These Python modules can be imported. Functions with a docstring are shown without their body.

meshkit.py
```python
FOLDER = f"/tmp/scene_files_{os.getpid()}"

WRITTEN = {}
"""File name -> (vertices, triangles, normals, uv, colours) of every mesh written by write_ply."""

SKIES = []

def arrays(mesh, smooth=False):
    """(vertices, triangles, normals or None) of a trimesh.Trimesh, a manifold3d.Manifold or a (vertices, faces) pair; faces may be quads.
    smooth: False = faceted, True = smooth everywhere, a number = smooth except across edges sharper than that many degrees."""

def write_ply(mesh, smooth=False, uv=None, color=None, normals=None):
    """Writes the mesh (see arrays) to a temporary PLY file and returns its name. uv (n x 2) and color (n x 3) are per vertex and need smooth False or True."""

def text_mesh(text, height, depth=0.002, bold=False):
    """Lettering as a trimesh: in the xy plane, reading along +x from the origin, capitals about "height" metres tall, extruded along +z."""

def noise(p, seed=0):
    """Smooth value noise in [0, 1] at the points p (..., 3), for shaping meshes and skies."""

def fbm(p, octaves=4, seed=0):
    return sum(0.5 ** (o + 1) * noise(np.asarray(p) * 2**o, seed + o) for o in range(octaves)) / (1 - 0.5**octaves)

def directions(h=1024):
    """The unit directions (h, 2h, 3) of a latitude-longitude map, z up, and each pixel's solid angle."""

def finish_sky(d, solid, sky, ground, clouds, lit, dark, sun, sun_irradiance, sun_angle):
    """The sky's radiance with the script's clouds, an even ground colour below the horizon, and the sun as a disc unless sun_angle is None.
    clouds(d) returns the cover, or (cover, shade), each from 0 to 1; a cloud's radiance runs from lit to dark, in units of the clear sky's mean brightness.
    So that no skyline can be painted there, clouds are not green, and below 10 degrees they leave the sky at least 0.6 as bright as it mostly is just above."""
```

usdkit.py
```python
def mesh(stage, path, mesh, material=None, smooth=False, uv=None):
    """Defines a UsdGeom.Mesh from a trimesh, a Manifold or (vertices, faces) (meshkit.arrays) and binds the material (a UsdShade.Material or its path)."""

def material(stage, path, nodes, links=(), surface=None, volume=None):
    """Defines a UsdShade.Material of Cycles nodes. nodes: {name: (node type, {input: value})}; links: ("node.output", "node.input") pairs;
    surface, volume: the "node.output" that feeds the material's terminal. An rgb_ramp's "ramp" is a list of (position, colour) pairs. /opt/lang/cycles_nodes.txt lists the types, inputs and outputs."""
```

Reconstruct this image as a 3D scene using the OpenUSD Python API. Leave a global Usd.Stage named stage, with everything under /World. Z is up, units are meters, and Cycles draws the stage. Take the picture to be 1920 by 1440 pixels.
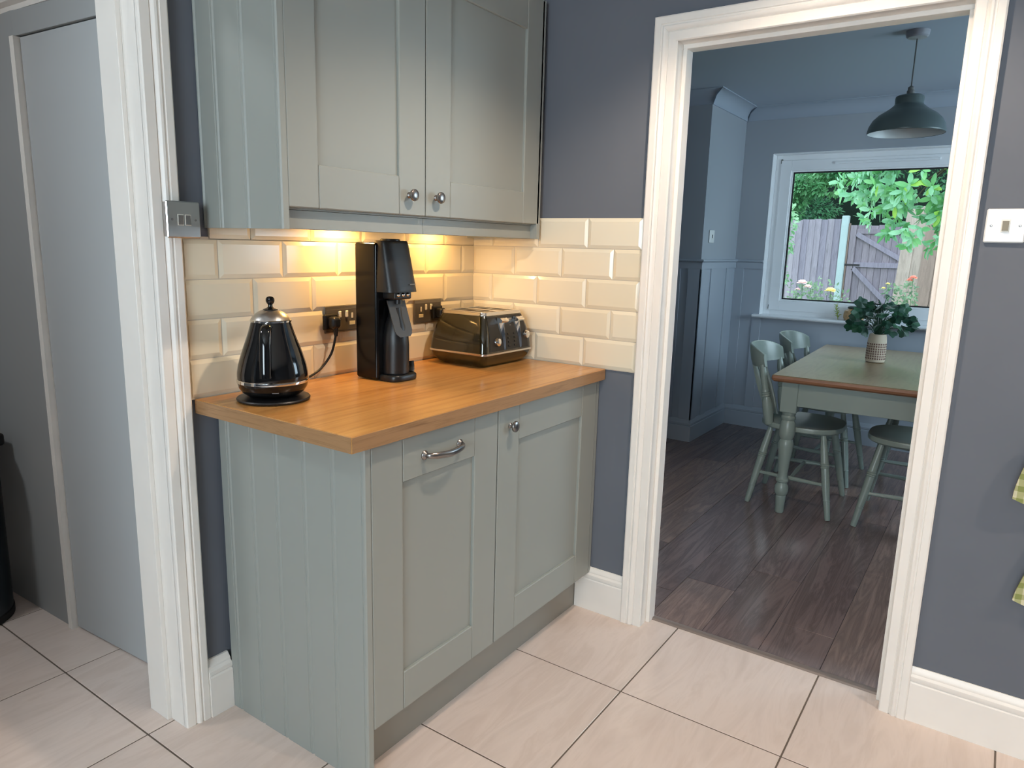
import math, random
import numpy as np, trimesh, usdkit, meshkit
from pxr import Usd, UsdGeom, UsdLux, UsdShade, Gf, Sdf
from scipy.spatial import ConvexHull

stage = Usd.Stage.CreateInMemory()
UsdGeom.SetStageUpAxis(stage, UsdGeom.Tokens.z)
UsdGeom.SetStageMetersPerUnit(stage, 1.0)
stage.SetDefaultPrim(UsdGeom.Xform.Define(stage, '/World').GetPrim())
UsdGeom.Scope.Define(stage, '/World/Looks')
PI = math.pi

# ------------------------------------------------------------------ camera
CAM = np.array([-2.2010, -1.7068, 1.3220])
PITCH, ROLL, YAW, FPX = -0.19186, 0.02569, 0.60156, 1334.95
cy, sy, cp, sp = math.cos(YAW), math.sin(YAW), math.cos(PITCH), math.sin(PITCH)
fwd = np.array([cy*cp, sy*cp, sp]); rgt = np.array([sy, -cy, 0.0]); upv = np.cross(rgt, fwd)
c_, s_ = math.cos(ROLL), math.sin(ROLL)
rgt, upv = c_*rgt + s_*upv, -s_*rgt + c_*upv
cam = UsdGeom.Camera.Define(stage, '/World/camera')
cam.AddTransformOp().Set(Gf.Matrix4d(*rgt, 0, *upv, 0, *(-fwd), 0, *CAM, 1))
cam.CreateHorizontalApertureAttr(36.0); cam.CreateVerticalApertureAttr(27.0)
cam.CreateFocalLengthAttr(36.0*FPX/1920)
cam.CreateClippingRangeAttr(Gf.Vec2f(0.05, 200))
cam.CreateExposureAttr(0.0)

# ------------------------------------------------------------------ sky and light
DOME, KWIN, DWIN, SPOT, PUCK, HALL = 3.2, 128.0, 22.0, 116.0, 16.0, 8.0  # all but the sky drive lamps out of view
def col(h):                                      # sRGB 0-255 -> linear
    x = np.array(h)/255.0
    return tuple(np.where(x < 0.04045, x/12.92, ((x+0.055)/1.055)**2.4))
dm = usdkit.material(stage, '/World/Looks/overcast_sky', {
    "tc": ("texture_coordinate", {}),
    "n": ("noise_texture", {"scale": 2.5, "detail": 5.0}),
    "r": ("rgb_ramp", {"ramp": [(0.3, (0.60, 0.80, 1.0)), (0.7, (0.86, 0.94, 1.0))]}),
    "b": ("background_shader", {"strength": DOME})},
    [("tc.generated", "n.vector"), ("n.fac", "r.fac"), ("r.color", "b.color")], surface="b.background")
dome = UsdLux.DomeLight.Define(stage, '/World/sky')
dome.CreateIntensityAttr(1.0)
UsdShade.MaterialBindingAPI.Apply(dome.GetPrim()).Bind(dm)

def aim(prim, pos, to):
    d = np.array(to, float)-np.array(pos, float); d /= np.linalg.norm(d)
    u = np.array([0, 0, 1.0]) if abs(d[2]) < 0.95 else np.array([0, 1.0, 0])
    r = np.cross(d, u); r /= np.linalg.norm(r); u = np.cross(r, d)
    UsdGeom.Xformable(prim).AddTransformOp().Set(Gf.Matrix4d(*r, 0, *u, 0, *(-d), 0, *map(float, pos), 1))
def rect_light(name, pos, to, w, h, power, color):
    l = UsdLux.RectLight.Define(stage, '/World/'+name)
    l.CreateWidthAttr(w); l.CreateHeightAttr(h); l.CreateIntensityAttr(power); l.CreateColorAttr(Gf.Vec3f(*color))
    aim(l.GetPrim(), pos, to); return l
def disk_light(name, pos, to, r, power, color):
    l = UsdLux.DiskLight.Define(stage, '/World/'+name)
    l.CreateRadiusAttr(r); l.CreateIntensityAttr(power); l.CreateColorAttr(Gf.Vec3f(*color))
    aim(l.GetPrim(), pos, to); return l
# daylight at two unseen windows: kitchen (behind and left of the camera) and dining side
rect_light('unseen_kitchen_daylight', (-4.72, -1.9, 1.5), (0, -1.9, 1.5), 1.6, 1.15, KWIN*0.1, (0.76, 0.91, 1.0))  # out of view, cool light for the cabinet ends
rect_light('unseen_side_window_light', (2.0, -3.32, 1.6), (2.0, 0, 1.6), 1.5, 0.95, DWIN*0.34, (0.60, 0.84, 1.0))  # unseen, placed to brighten the dining room and the pier side
for k, (x, y) in enumerate([(-0.60, -1.24), (-0.72, -2.9), (-2.6, -2.9)]):  # ceiling lamps out of view, placed to light doors, worktop and floor
    l = UsdLux.SphereLight.Define(stage, '/World/unseen_ceiling_lamp' + ('' if k == 0 else f'_{k:03d}'))
    l.CreateRadiusAttr(0.035); l.CreateIntensityAttr(SPOT*10); l.CreateColorAttr(Gf.Vec3f(1.0, 0.80, 0.62))
    a = UsdLux.ShapingAPI.Apply(l.GetPrim()); a.CreateShapingConeAngleAttr(63.5); a.CreateShapingConeSoftnessAttr(0.45)
    l.AddTranslateOp().Set(Gf.Vec3d(x, y, 2.35))
disk_light('hall_fill_light', (-2.3, 0.75, 2.37), (-2.3, 0.75, 0), 0.12, HALL*10, (0.92, 0.97, 1.0))  # added fill light that brightens the hall panel and wall

# ------------------------------------------------------------------ prims
used = {}
def numbered(parent, name):
    k = used.get((parent, name), 0); used[(parent, name)] = k+1
    return f'{parent}/{name}' if k == 0 else f'{parent}/{name}_{k:03d}'
def tag(p, label=None, cat=None, group=None, kind=None):
    for k, v in (('label', label), ('category', cat), ('group', group), ('kind', kind)):
        if v: p.SetCustomDataByKey(k, v)
    return p
def path(p): return '/World' if p is None else str(p.GetPath())
def obj(name, mesh, m=None, parent=None, smooth=30, label=None, kind=None):
    p = usdkit.mesh(stage, numbered(path(parent), name), mesh, m, smooth=smooth).GetPrim()
    return tag(p, label=label, kind=kind)
def thing(name, label=None, cat=None, loc=(0, 0, 0), rotz=0.0, group=None, kind=None):
    x = UsdGeom.Xform.Define(stage, numbered('/World', name))
    x.AddTranslateOp().Set(Gf.Vec3d(*map(float, loc))); x.AddRotateZOp().Set(math.degrees(rotz))
    return tag(x.GetPrim(), label, cat, group, kind)
def holder(name, parent):
    return UsdGeom.Xform.Define(stage, numbered(path(parent), name)).GetPrim()
def dup(root, loc, rotz, label, group=None):
    was = root.GetCustomData(); r = thing(root.GetName(), label, was['category'], loc, rotz, group or was.get('group'))
    r.GetReferences().AddInternalReference(root.GetPath()); r.SetInstanceable(True)
    return r

# ------------------------------------------------------------------ shapes
def cat(*ms): return trimesh.util.concatenate([m for m in ms])
def hull(pts):
    pts = np.asarray(pts, float); h = ConvexHull(pts); f = h.simplices.copy()
    n = np.cross(pts[f[:, 1]]-pts[f[:, 0]], pts[f[:, 2]]-pts[f[:, 0]])
    flip = (n*h.equations[:, :3]).sum(1) < 0
    f[flip] = f[flip][:, ::-1]
    m = trimesh.Trimesh(pts, f, process=False); m.remove_unreferenced_vertices(); return m
def box(x0, x1, y0, y1, z0, z1, c=0.0):
    x0, x1 = sorted((x0, x1)); y0, y1 = sorted((y0, y1)); z0, z1 = sorted((z0, z1))
    if c <= 0:
        b = trimesh.creation.box((x1-x0, y1-y0, z1-z0)); b.apply_translation(((x0+x1)/2, (y0+y1)/2, (z0+z1)/2)); return b
    c = min(c, (x1-x0)*.45, (y1-y0)*.45, (z1-z0)*.45); P = []
    for X, a in ((x0, 1), (x1, -1)):
        for Y, b in ((y0, 1), (y1, -1)):
            for Z, d in ((z0, 1), (z1, -1)):
                P += [(X, Y+b*c, Z+d*c), (X+a*c, Y, Z+d*c), (X+a*c, Y+b*c, Z)]
    return hull(P)
def rbox(x0, x1, y0, y1, z0, z1, r, n=4):         # fully rounded box
    s = trimesh.creation.icosphere(2, r).vertices; P = []
    for X in (x0+r, x1-r):
        for Y in (y0+r, y1-r):
            for Z in (z0+r, z1-r): P.append(s+[X, Y, Z])
    return hull(np.vstack(P))
def lathe(prof, n=48, caps=True):
    pr = [tuple(p) for p in prof]
    if caps:
        if pr[0][0] > 1e-6: pr = [(0, pr[0][1])]+pr
        if pr[-1][0] > 1e-6: pr = pr+[(0, pr[-1][1])]
    V, F = [], []; rings = []
    for r, z in pr:
        if r < 1e-6: rings.append([len(V)]); V.append((0, 0, z))
        else:
            rings.append(list(range(len(V), len(V)+n)))
            V += [(r*math.cos(2*PI*k/n), r*math.sin(2*PI*k/n), z) for k in range(n)]
    for a, b in zip(rings[:-1], rings[1:]):
        for k in range(n):
            j = (k+1) % n
            if len(a) == 1 and len(b) == 1: continue
            if len(a) == 1: F.append((a[0], b[j], b[k]))
            elif len(b) == 1: F.append((a[k], a[j], b[0]))
            else: F += [(a[k], a[j], b[j]), (a[k], b[j], b[k])]
    return trimesh.Trimesh(V, F, process=False)
def loft(rings, caps=True):
    n = len(rings[0]); V = np.vstack(rings); F = []
    for i in range(len(rings)-1):
        for k in range(n):
            j = (k+1) % n; a, b, c, d = i*n+k, i*n+j, (i+1)*n+j, (i+1)*n+k
            F += [(a, b, c), (a, c, d)]
    if caps:
        for base, flip in ((0, True), ((len(rings)-1)*n, False)):
            ce = len(V); V = np.vstack([V, V[base:base+n].mean(0)])
            for k in range(n):
                t = (base+k, base+(k+1) % n, ce); F.append(t[::-1] if flip else t)
    m = trimesh.Trimesh(V, F, process=False)
    if m.volume < 0: m.invert()
    return m
def tube(pts, r, n=10, flat=None):
    pts = np.asarray(pts, float); N = len(pts); rr = np.full(N, r) if np.ndim(r) == 0 else np.asarray(r, float)
    T = np.gradient(pts, axis=0); T /= np.linalg.norm(T, axis=1)[:, None]
    u = np.array([0, 0, 1.0]) if abs(T[0][2]) < .9 else np.array([1.0, 0, 0])
    rings = []
    for i in range(N):
        u = u-T[i]*(u@T[i]); u /= np.linalg.norm(u); w = np.cross(T[i], u)
        a = np.arange(n)*2*PI/n
        ru, rw = (rr[i], rr[i]) if flat is None else (rr[i]*flat[0], rr[i]*flat[1])
        rings.append(pts[i]+np.cos(a)[:, None]*u*ru+np.sin(a)[:, None]*w*rw)
    return loft(rings)
def curve(P, n=24):                                # Catmull-Rom through points
    P = np.asarray(P, float); Q = np.vstack([2*P[0]-P[1], P, 2*P[-1]-P[-2]]); out = []
    k = max(2, n//(len(P)-1))
    for i in range(1, len(Q)-2):
        for t in np.linspace(0, 1, k, endpoint=False):
            a, b, c, d = Q[i-1:i+3]
            out.append(.5*((2*b)+(-a+c)*t+(2*a-5*b+4*c-d)*t*t+(-a+3*b-3*c+d)*t**3))
    return np.array(out+[P[-1]])
def spindle(p0, p1, prof, n=14):                   # lathe turned along a segment; prof: (t, r)
    p0, p1 = np.array(p0, float), np.array(p1, float); L = np.linalg.norm(p1-p0)
    m = lathe([(r, t*L) for t, r in prof], n); d = (p1-p0)/L
    m.apply_transform(trimesh.geometry.align_vectors([0, 0, 1], d)); m.apply_translation(p0); return m
def extrude(poly, axis, a0, a1):                   # polygon in the two other axes (cyclic order), along axis
    from shapely.geometry import Polygon
    p = Polygon(poly)
    m = trimesh.creation.extrude_polygon(p, a1-a0); m.apply_translation((0, 0, a0))
    if axis == 'z': return m
    M = np.eye(4)
    M[:3, :3] = np.array([[0, 0, 1], [1, 0, 0], [0, 1, 0]]) if axis == 'x' else np.array([[0, 1, 0], [0, 0, 1], [1, 0, 0]])
    m.apply_transform(M); return m                 # x: (y,z) polygon; y: (z,x) polygon
def mapped(prof, fn0, fn1):                        # a moulding: profile points mapped at both ends
    a = np.array([fn0(*p) for p in prof]); b = np.array([fn1(*p) for p in prof])
    return loft([a, b])
def place(m, M=None, t=(0, 0, 0), rz=0.0):
    m = m.copy()
    if rz: m.apply_transform(trimesh.transformations.rotation_matrix(rz, (0, 0, 1)))
    m.apply_translation(t); return m
def text(s, h, depth=0.0004):
    return meshkit.text_mesh(s, h) if depth is None else meshkit.text_mesh(s, h, depth)

# ------------------------------------------------------------------ materials
def mat(name, c, rough=0.5, metal=0.0, spec=0.5, var=0.0, scale=6.0, coat=0.0, bump=0.0, bscale=200.0, extra=None):
    nodes = {"p": ("principled_bsdf", {"base_color": c, "roughness": rough, "metallic": metal, "specular_ior_level": spec, "coat_weight": coat, **(extra or {})})}
    links = []
    if var:
        lo, hi = tuple(np.array(c)*(1-var)), tuple(np.minimum(np.array(c)*(1+var), 1))
        nodes |= {"g": ("geometry", {}), "n": ("noise_texture", {"scale": scale, "detail": 4.0}), "r": ("rgb_ramp", {"ramp": [(0.3, lo), (0.7, hi)]})}
        links += [("g.position", "n.vector"), ("n.fac", "r.fac"), ("r.color", "p.base_color")]
    if bump:
        nodes |= {"g": ("geometry", {}), "bn": ("noise_texture", {"scale": bscale, "detail": 2.0}), "b": ("bump", {"strength": bump, "distance": 0.002})}
        links += [("g.position", "bn.vector"), ("bn.fac", "b.height"), ("b.normal", "p.normal")]
    return usdkit.material(stage, '/World/Looks/'+name, nodes, links, surface="p.BSDF")
def grain(name, ramp, stretch, scale, rough=0.4, spec=0.5, dist=1.2, bump=0.0, detail=6.0, coat=0.0, loc=(0, 0, 0)):
    nodes = {"g": ("geometry", {}), "m": ("mapping", {"scale": stretch, "location": loc}),
             "n": ("noise_texture", {"scale": scale, "detail": detail, "roughness": 0.62, "distortion": dist}),
             "r": ("rgb_ramp", {"ramp": ramp}),
             "p": ("principled_bsdf", {"roughness": rough, "specular_ior_level": spec, "coat_weight": coat, "coat_roughness": 0.15})}
    links = [("g.position", "m.vector"), ("m.vector", "n.vector"), ("n.fac", "r.fac"), ("r.color", "p.base_color")]
    if bump:
        nodes["b"] = ("bump", {"strength": bump, "distance": 0.002}); links += [("n.fac", "b.height"), ("b.normal", "p.normal")]
    return usdkit.material(stage, '/World/Looks/'+name, nodes, links, surface="p.BSDF")

M_wall = mat('slate_wall_paint', col((101, 106, 115)), 0.75, var=0.03, scale=3, bump=0.06, bscale=120)
M_white = mat('white_gloss_paint', col((239, 234, 227)), 0.35, var=0.02, scale=9)
M_ceil = mat('ceiling_paint', col((228, 228, 226)), 0.9)
M_dceil = mat('dining_ceiling_blue_cast', col((166, 176, 188)), 0.9)  # white ceiling; the daylight's blue cast is put into its colour
M_cab = mat('sage_grey_cabinet_paint', col((151, 155, 149)), 0.45, bump=0.03, bscale=300)
M_plinth = mat('plinth_paint', col((140, 138, 130)), 0.4)
M_dark = mat('dark_void', col((38, 36, 34)), 0.9)
M_hall = mat('hall_grey_paint', col((176, 179, 180)), 0.5)
M_hallw = mat('hall_wall_paint', col((158, 160, 160)), 0.6)
M_oak = grain('oak_worktop', [(0.2, col((146, 98, 48))), (0.42, col((184, 130, 70))), (0.6, col((200, 148, 86))), (0.82, col((166, 112, 56)))], (1.5, 30, 30), 1.0, rough=0.3, coat=0.2)
M_oakend = grain('oak_worktop_edge', [(0.25, col((128, 94, 62))), (0.5, col((166, 128, 90))), (0.75, col((146, 108, 74)))], (3, 3, 60), 1.3, rough=0.4)
M_metro = [mat(f'metro_tile_glaze_{s}', col(c), 0.17, spec=0.5) for s, c in (('a', (232, 222, 198)), ('b', (229, 218, 193)), ('c', (233, 223, 200)))]
M_grout = mat('wall_grout', col((196, 186, 168)), 0.9)
def floor_tile(nm, k, loc):
    return grain('floor_tile_'+nm, [(0.2, col((206-k, 189-k, 178-k))), (0.5, col((222-k, 206-k, 196-k))), (0.62, col((214-k, 197-k, 186-k))), (0.8, col((226-k, 211-k, 202-k)))],
                 (1.6, 9, 4), 1.5, rough=0.22, dist=0.8, loc=loc)
M_ftile = [floor_tile('a', 0, (0, 0, 0)), floor_tile('b', 4, (3.1, 1.7, 0)), floor_tile('c', 2, (7.3, 4.1, 0))]
M_fgrout = mat('floor_grout', col((104, 92, 82)), 0.9)
def plank_mat(nm, c, loc):
    c = np.array(c); return grain('laminate_'+nm, [(0.25, col(c*0.70)), (0.42, col(c)), (0.50, col(c*0.84)), (0.60, col(c*1.06)), (0.8, col(c*0.88))], (.7, 8.5, 3), 1.8, rough=0.20, dist=1.3, detail=5.0, loc=loc)
M_plank = [plank_mat('a', (128, 106, 100), (0, 0, 0)), plank_mat('b', (118, 100, 97), (3.7, 2.3, 0)), plank_mat('c', (134, 113, 105), (8.9, 5.1, 0)), plank_mat('d', (112, 94, 90), (1.9, 7.7, 0))]
M_thresh = mat('threshold_strip', col((136, 122, 114)), 0.45, metal=0.3)
M_dwall = mat('dining_wall_blue_cast', col((164, 170, 177)), 0.8)  # pale grey wall with some of the daylight's blue put in
M_dpanel = mat('dining_panel_paint', col((166, 174, 184)), 0.45)
M_pvc = mat('white_pvc', col((238, 240, 242)), 0.3)
M_gasket = mat('black_gasket', col((20, 20, 22)), 0.6)
M_black = mat('black_gloss', col((12, 12, 13)), 0.09, spec=0.45, coat=0.2)
M_blackg = mat('black_gloss_plastic', col((10, 10, 11)), 0.16, spec=0.30)
M_blackm = mat('black_satin_plastic', col((20, 20, 21)), 0.38)
M_chrome = mat('chrome', (0.80, 0.79, 0.77), 0.08, metal=1.0)
M_steel = mat('brushed_steel', (0.52, 0.51, 0.50), 0.32, metal=1.0)
M_knob = mat('dark_nickel', (0.30, 0.28, 0.265), 0.28, metal=1.0)
M_toast = mat('toaster_enamel_reflected_tint', col((34, 29, 12)), 0.08, spec=0.6, coat=0.5)  # black enamel; olive tint stands for lit tiles reflected in it
M_toptr = mat('toaster_steel', (0.72, 0.69, 0.64), 0.22, metal=1.0)
M_socket = mat('graphite_metal_plate', col((126, 120, 112)), 0.38, metal=0.6)
M_label = mat('cream_label', col((226, 214, 178)), 0.6)
M_rocker = mat('white_rocker', col((222, 218, 206)), 0.35)
M_grey = mat('grey_rocker', col((108, 108, 106)), 0.4)
M_swplate = mat('white_switch_plate', col((228, 230, 228)), 0.3)
M_ind = mat('faint_print', col((120, 120, 118)), 0.5)
M_sage = mat('sage_chair_paint', col((138, 150, 142)), 0.32, spec=0.6)
M_tabletop = grain('pine_table_top', [(0.2, col((110, 90, 66))), (0.5, col((136, 114, 84))), (0.7, col((120, 98, 70))), (0.85, col((84, 64, 44)))], (2, 14, 5), 1.2, rough=0.35)
M_tableedge = grain('pine_table_edge', [(0.2, col((120, 82, 58))), (0.6, col((150, 104, 74))), (0.85, col((100, 64, 44)))], (3, 3, 20), 1.5, rough=0.45)
M_pend = mat('dark_green_enamel', col((78, 90, 90)), 0.3)
M_pendin = mat('pale_enamel_inside', col((200, 204, 204)), 0.4)
M_leafd = mat('dark_leaf', col((22, 62, 42)), 0.5, var=0.3, scale=30)
M_leafd2 = mat('mid_leaf', col((36, 84, 54)), 0.45, var=0.25, scale=30)
M_vase = mat('vase_cream', col((206, 190, 168)), 0.6)
M_vasep = mat('vase_brown_print', col((120, 92, 82)), 0.7)
M_jar = mat('tan_pottery', col((196, 158, 112)), 0.45, var=0.25, scale=60)
M_jarrim = mat('dark_jar_rim', col((52, 66, 58)), 0.5)
M_sprig = mat('yellow_green_leaf', col((170, 188, 90)), 0.5)
M_bin = mat('bin_dark_steel', col((52, 60, 66)), 0.3, metal=0.7)
M_binblk = mat('bin_black_plastic', col((10, 11, 12)), 0.5)

# bulb glass, window glass
M_bulb = usdkit.material(stage, '/World/Looks/clear_bulb', {"p": ("principled_bsdf", {"base_color": (1, 1, 1), "roughness": 0.02, "transmission_weight": 1.0, "ior": 1.45})}, [], surface="p.BSDF")
M_pane = usdkit.material(stage, '/World/Looks/window_glass', {"t": ("transparent_bsdf", {"color": (0.97, 0.985, 0.98)}), "g": ("glossy_bsdf", {"color": (1, 1, 1), "roughness": 0.0}), "f": ("fresnel", {"IOR": 1.35}), "m": ("mix_closure", {})},
                         [("f.fac", "m.fac"), ("t.BSDF", "m.closure1"), ("g.BSDF", "m.closure2")], surface="m.closure")
def leafmat(nm, c, c2, tr=0.35, scale=3.0):
    return usdkit.material(stage, '/World/Looks/'+nm, {
        "g": ("geometry", {}), "n": ("noise_texture", {"scale": scale, "detail": 3.0}), "r": ("rgb_ramp", {"ramp": [(0.35, c), (0.65, c2)]}),
        "p": ("principled_bsdf", {"roughness": 0.42, "specular_ior_level": 0.6}), "t": ("translucent_bsdf", {}), "m": ("mix_closure", {"fac": tr})},
        [("g.position", "n.vector"), ("n.fac", "r.fac"), ("r.color", "p.base_color"), ("r.color", "t.color"), ("p.BSDF", "m.closure1"), ("t.BSDF", "m.closure2")], surface="m.closure")
M_leaf = [leafmat('broad_leaf_a', col((84, 150, 92)), col((128, 190, 120))), leafmat('broad_leaf_b', col((112, 172, 130)), col((158, 208, 168))), leafmat('broad_leaf_c', col((120, 176, 70)), col((166, 206, 92)))]
M_conif = leafmat('conifer_leaf', col((30, 78, 52)), col((84, 146, 98)), 0.25, 1.6)
M_climb = leafmat('climber_leaf', col((104, 150, 104)), col((150, 190, 150)), 0.3, 5)
M_bush = leafmat('rose_leaf', col((88, 120, 90)), col((140, 165, 130)), 0.3, 8)
M_bark = mat('bark', col((92, 80, 66)), 0.9, var=0.3, scale=20)
def fence_mat(nm, c, loc):
    c = np.array(c); return grain('weathered_board_'+nm, [(0.2, col(c*0.72)), (0.45, col(c)), (0.6, col(c*0.9)), (0.85, col(np.minimum(c*1.16, 255)))], (9, 9, 1.1), 2.0, rough=0.85, dist=0.6, loc=loc)
M_fence = [fence_mat('a', (154, 146, 158), (0, 0, 0)), fence_mat('b', (142, 135, 150), (3, 5, 1)), fence_mat('c', (166, 158, 168), (6, 2, 4))]
M_gate = [fence_mat('d', (132, 123, 134), (1, 9, 2)), fence_mat('e', (142, 132, 142), (4, 4, 7))]
M_timber = [fence_mat('f', (176, 158, 148), (5, 1, 3)), fence_mat('g', (150, 128, 118), (2, 6, 6))]
M_post = mat('pale_concrete_post', col((168, 186, 188)), 0.8, var=0.05)
M_iron = mat('black_iron', col((34, 32, 36)), 0.6)
M_rosep = leafmat('pale_pink_petal', col((252, 226, 224)), col((244, 206, 206)), 0.3)
M_rosey = leafmat('pale_yellow_petal', col((253, 238, 178)), col((250, 226, 150)), 0.3)
M_rosec = leafmat('coral_petal', col((248, 184, 164)), col((240, 160, 142)), 0.3)
M_soil = mat('lawn', col((92, 112, 70)), 0.95, var=0.3, scale=3)
M_patio = mat('patio_slabs', col((160, 156, 150)), 0.9, var=0.1, scale=5)

# ------------------------------------------------------------------ kitchen and hall floor
KX0, KY0, KZ = -4.6, -4.6, 2.39
WT, WR = 0.13, 0.085                                # thickness of the back and the right wall
fl = thing('floor', 'beige glossy rectangular floor tiles with dark grout lines', kind='structure')
obj('grout_bed', box(KX0, 0.066, KY0, 2.75, -0.05, -0.0016), M_fgrout, fl)
TX = TY = 0.4726; FX, FY = -0.3926, -0.8953; g = 0.0022
xs = sorted([FX+k*TX for k in range(-10, 2)]); ys = sorted([FY+k*TY for k in range(-9, 10)])
for xa in xs:
    for ya in ys:
        x0, x1, y0, y1 = max(xa, KX0), min(xa+TX, 0.066), max(ya, KY0), min(ya+TY, 2.7)
        if x1-x0 < .01 or y1-y0 < .01: continue
        obj('tile', box(x0+g, x1-g, y0+g, y1-g, -0.02, 0, 0.0012), M_ftile[int((xa*7+ya*13)*10) % 3], fl)

# ------------------------------------------------------------------ walls of the kitchen
ZT, PXT, PZT, gt = 0.910, 0.2025, 0.1022, 0.0013
PY3 = 0.013
OPX0, OPX1, OPZ = -2.05, -1.263, 1.99               # opening into the hall
wb = thing('wall_back', 'slate grey kitchen wall with cream bevelled brick tiles above the worktop', kind='structure')
obj('plaster', cat(box(OPX1+.02, 0.0, 0, WT, 0, KZ), box(KX0-.1, OPX0-.02, 0, WT, 0, KZ), box(OPX0-.02, OPX1+.02, 0, WT, OPZ+.02, KZ)), M_wall, wb)
TB = 0.0035
obj('grout_bed', cat(box(-1.185, 0, -0.004, 0.001, ZT-.002, ZT+4*PZT+.006), box(-1.112, 0, -0.004, 0.001, ZT+4*PZT, ZT+5*PZT)), M_grout, wb)
def metro(w0, w1, z0, z1, cut0, cut1, face, axis, cz1=False):
    """one bevelled tile; w along the wall, out = -y (axis x) or -x (axis y)"""
    b, e, f = 0.011, 0.0042, 0.0078
    i0 = w0+(0 if cut0 else b); i1 = w1-(0 if cut1 else b); j0, j1 = z0+b, z1-(0 if cz1 else b)
    P = [(w, d, z) for d, a0, a1, c0, c1 in ((0.0005, w0, w1, z0, z1), (e, w0, w1, z0, z1), (f, i0, i1, j0, j1)) for w in (a0, a1) for z in (c0, c1)]
    return hull([(w, -d, z) for w, d, z in P] if axis == 'x' else [(-d, w, z) for w, d, z in P])
A0, B0, XL = 0.0769, 0.1962, -1.185
rs = random.Random(4)
for row in range(5):
    off = 0.0 if row in (1, 3) else 0.5
    z0, z1 = ZT+row*PZT+gt, ZT+(row+1)*PZT-gt
    js = [0.0]+[-A0-PXT*(n+off) for n in range(-1, 7) if -A0-PXT*(n+off) < -0.004]
    XL = -1.112 if row == 4 else -1.185
    for a, b in zip(js[:-1], js[1:]):
        w1, w0 = a-gt, max(b, XL)+gt
        if w1-w0 < .012: break
        obj('tile', metro(w0, w1, z0, z1, b <= XL, a == 0.0 and True, 0, 'x'), rs.choice(M_metro), wb, smooth=False)
        if b <= XL: break

DY0, DY1, DZ = -1.550, -0.783, 1.946                 # doorway to the dining room
wr = thing('wall_right', 'slate grey wall pierced by the dining room doorway, partly tiled', kind='structure')
obj('plaster', cat(box(0, WR, DY1+.02, WT, 0, KZ), box(0, WR, KY0-.1, DY0-.02, 0, KZ), box(0, WR, DY0-.02, DY1+.02, DZ+.02, KZ)), M_wall, wr)
obj('grout_bed', box(-0.004, 0.001, -0.712, 0, ZT-.002, ZT+5*PZT), M_grout, wr)
YR = -0.712
for row in range(5):
    off = 0.0 if row in (1, 3) else -0.5
    z0, z1 = ZT+row*PZT+gt, ZT+(row+1)*PZT-gt
    js = [-0.006]+[-B0-PXT*(n+off) for n in range(0, 6)]
    for a, b in zip(js[:-1], js[1:]):
        w1, w0 = a-gt, max(b, YR)+gt
        if w1-w0 < .012: break
        obj('tile', metro(w0, w1, z0, z1, b <= YR, a == -0.006 and off != 0.0, 0, 'y'), rs.choice(M_metro), wr, smooth=False)
        if b <= YR: break
wl = obj('wall_left', cat(box(KX0-.1, KX0, KY0, -2.7, 0, KZ), box(KX0-.1, KX0, -1.1, 0.0, 0, KZ), box(KX0-.1, KX0, -2.7, -1.1, 0, .92), box(KX0-.1, KX0, -2.7, -1.1, 2.08, KZ)), M_wall, kind='structure')
obj('wall_front', box(KX0-.1, WR, KY0-.1, KY0, 0, KZ), M_wall, kind='structure')
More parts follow.
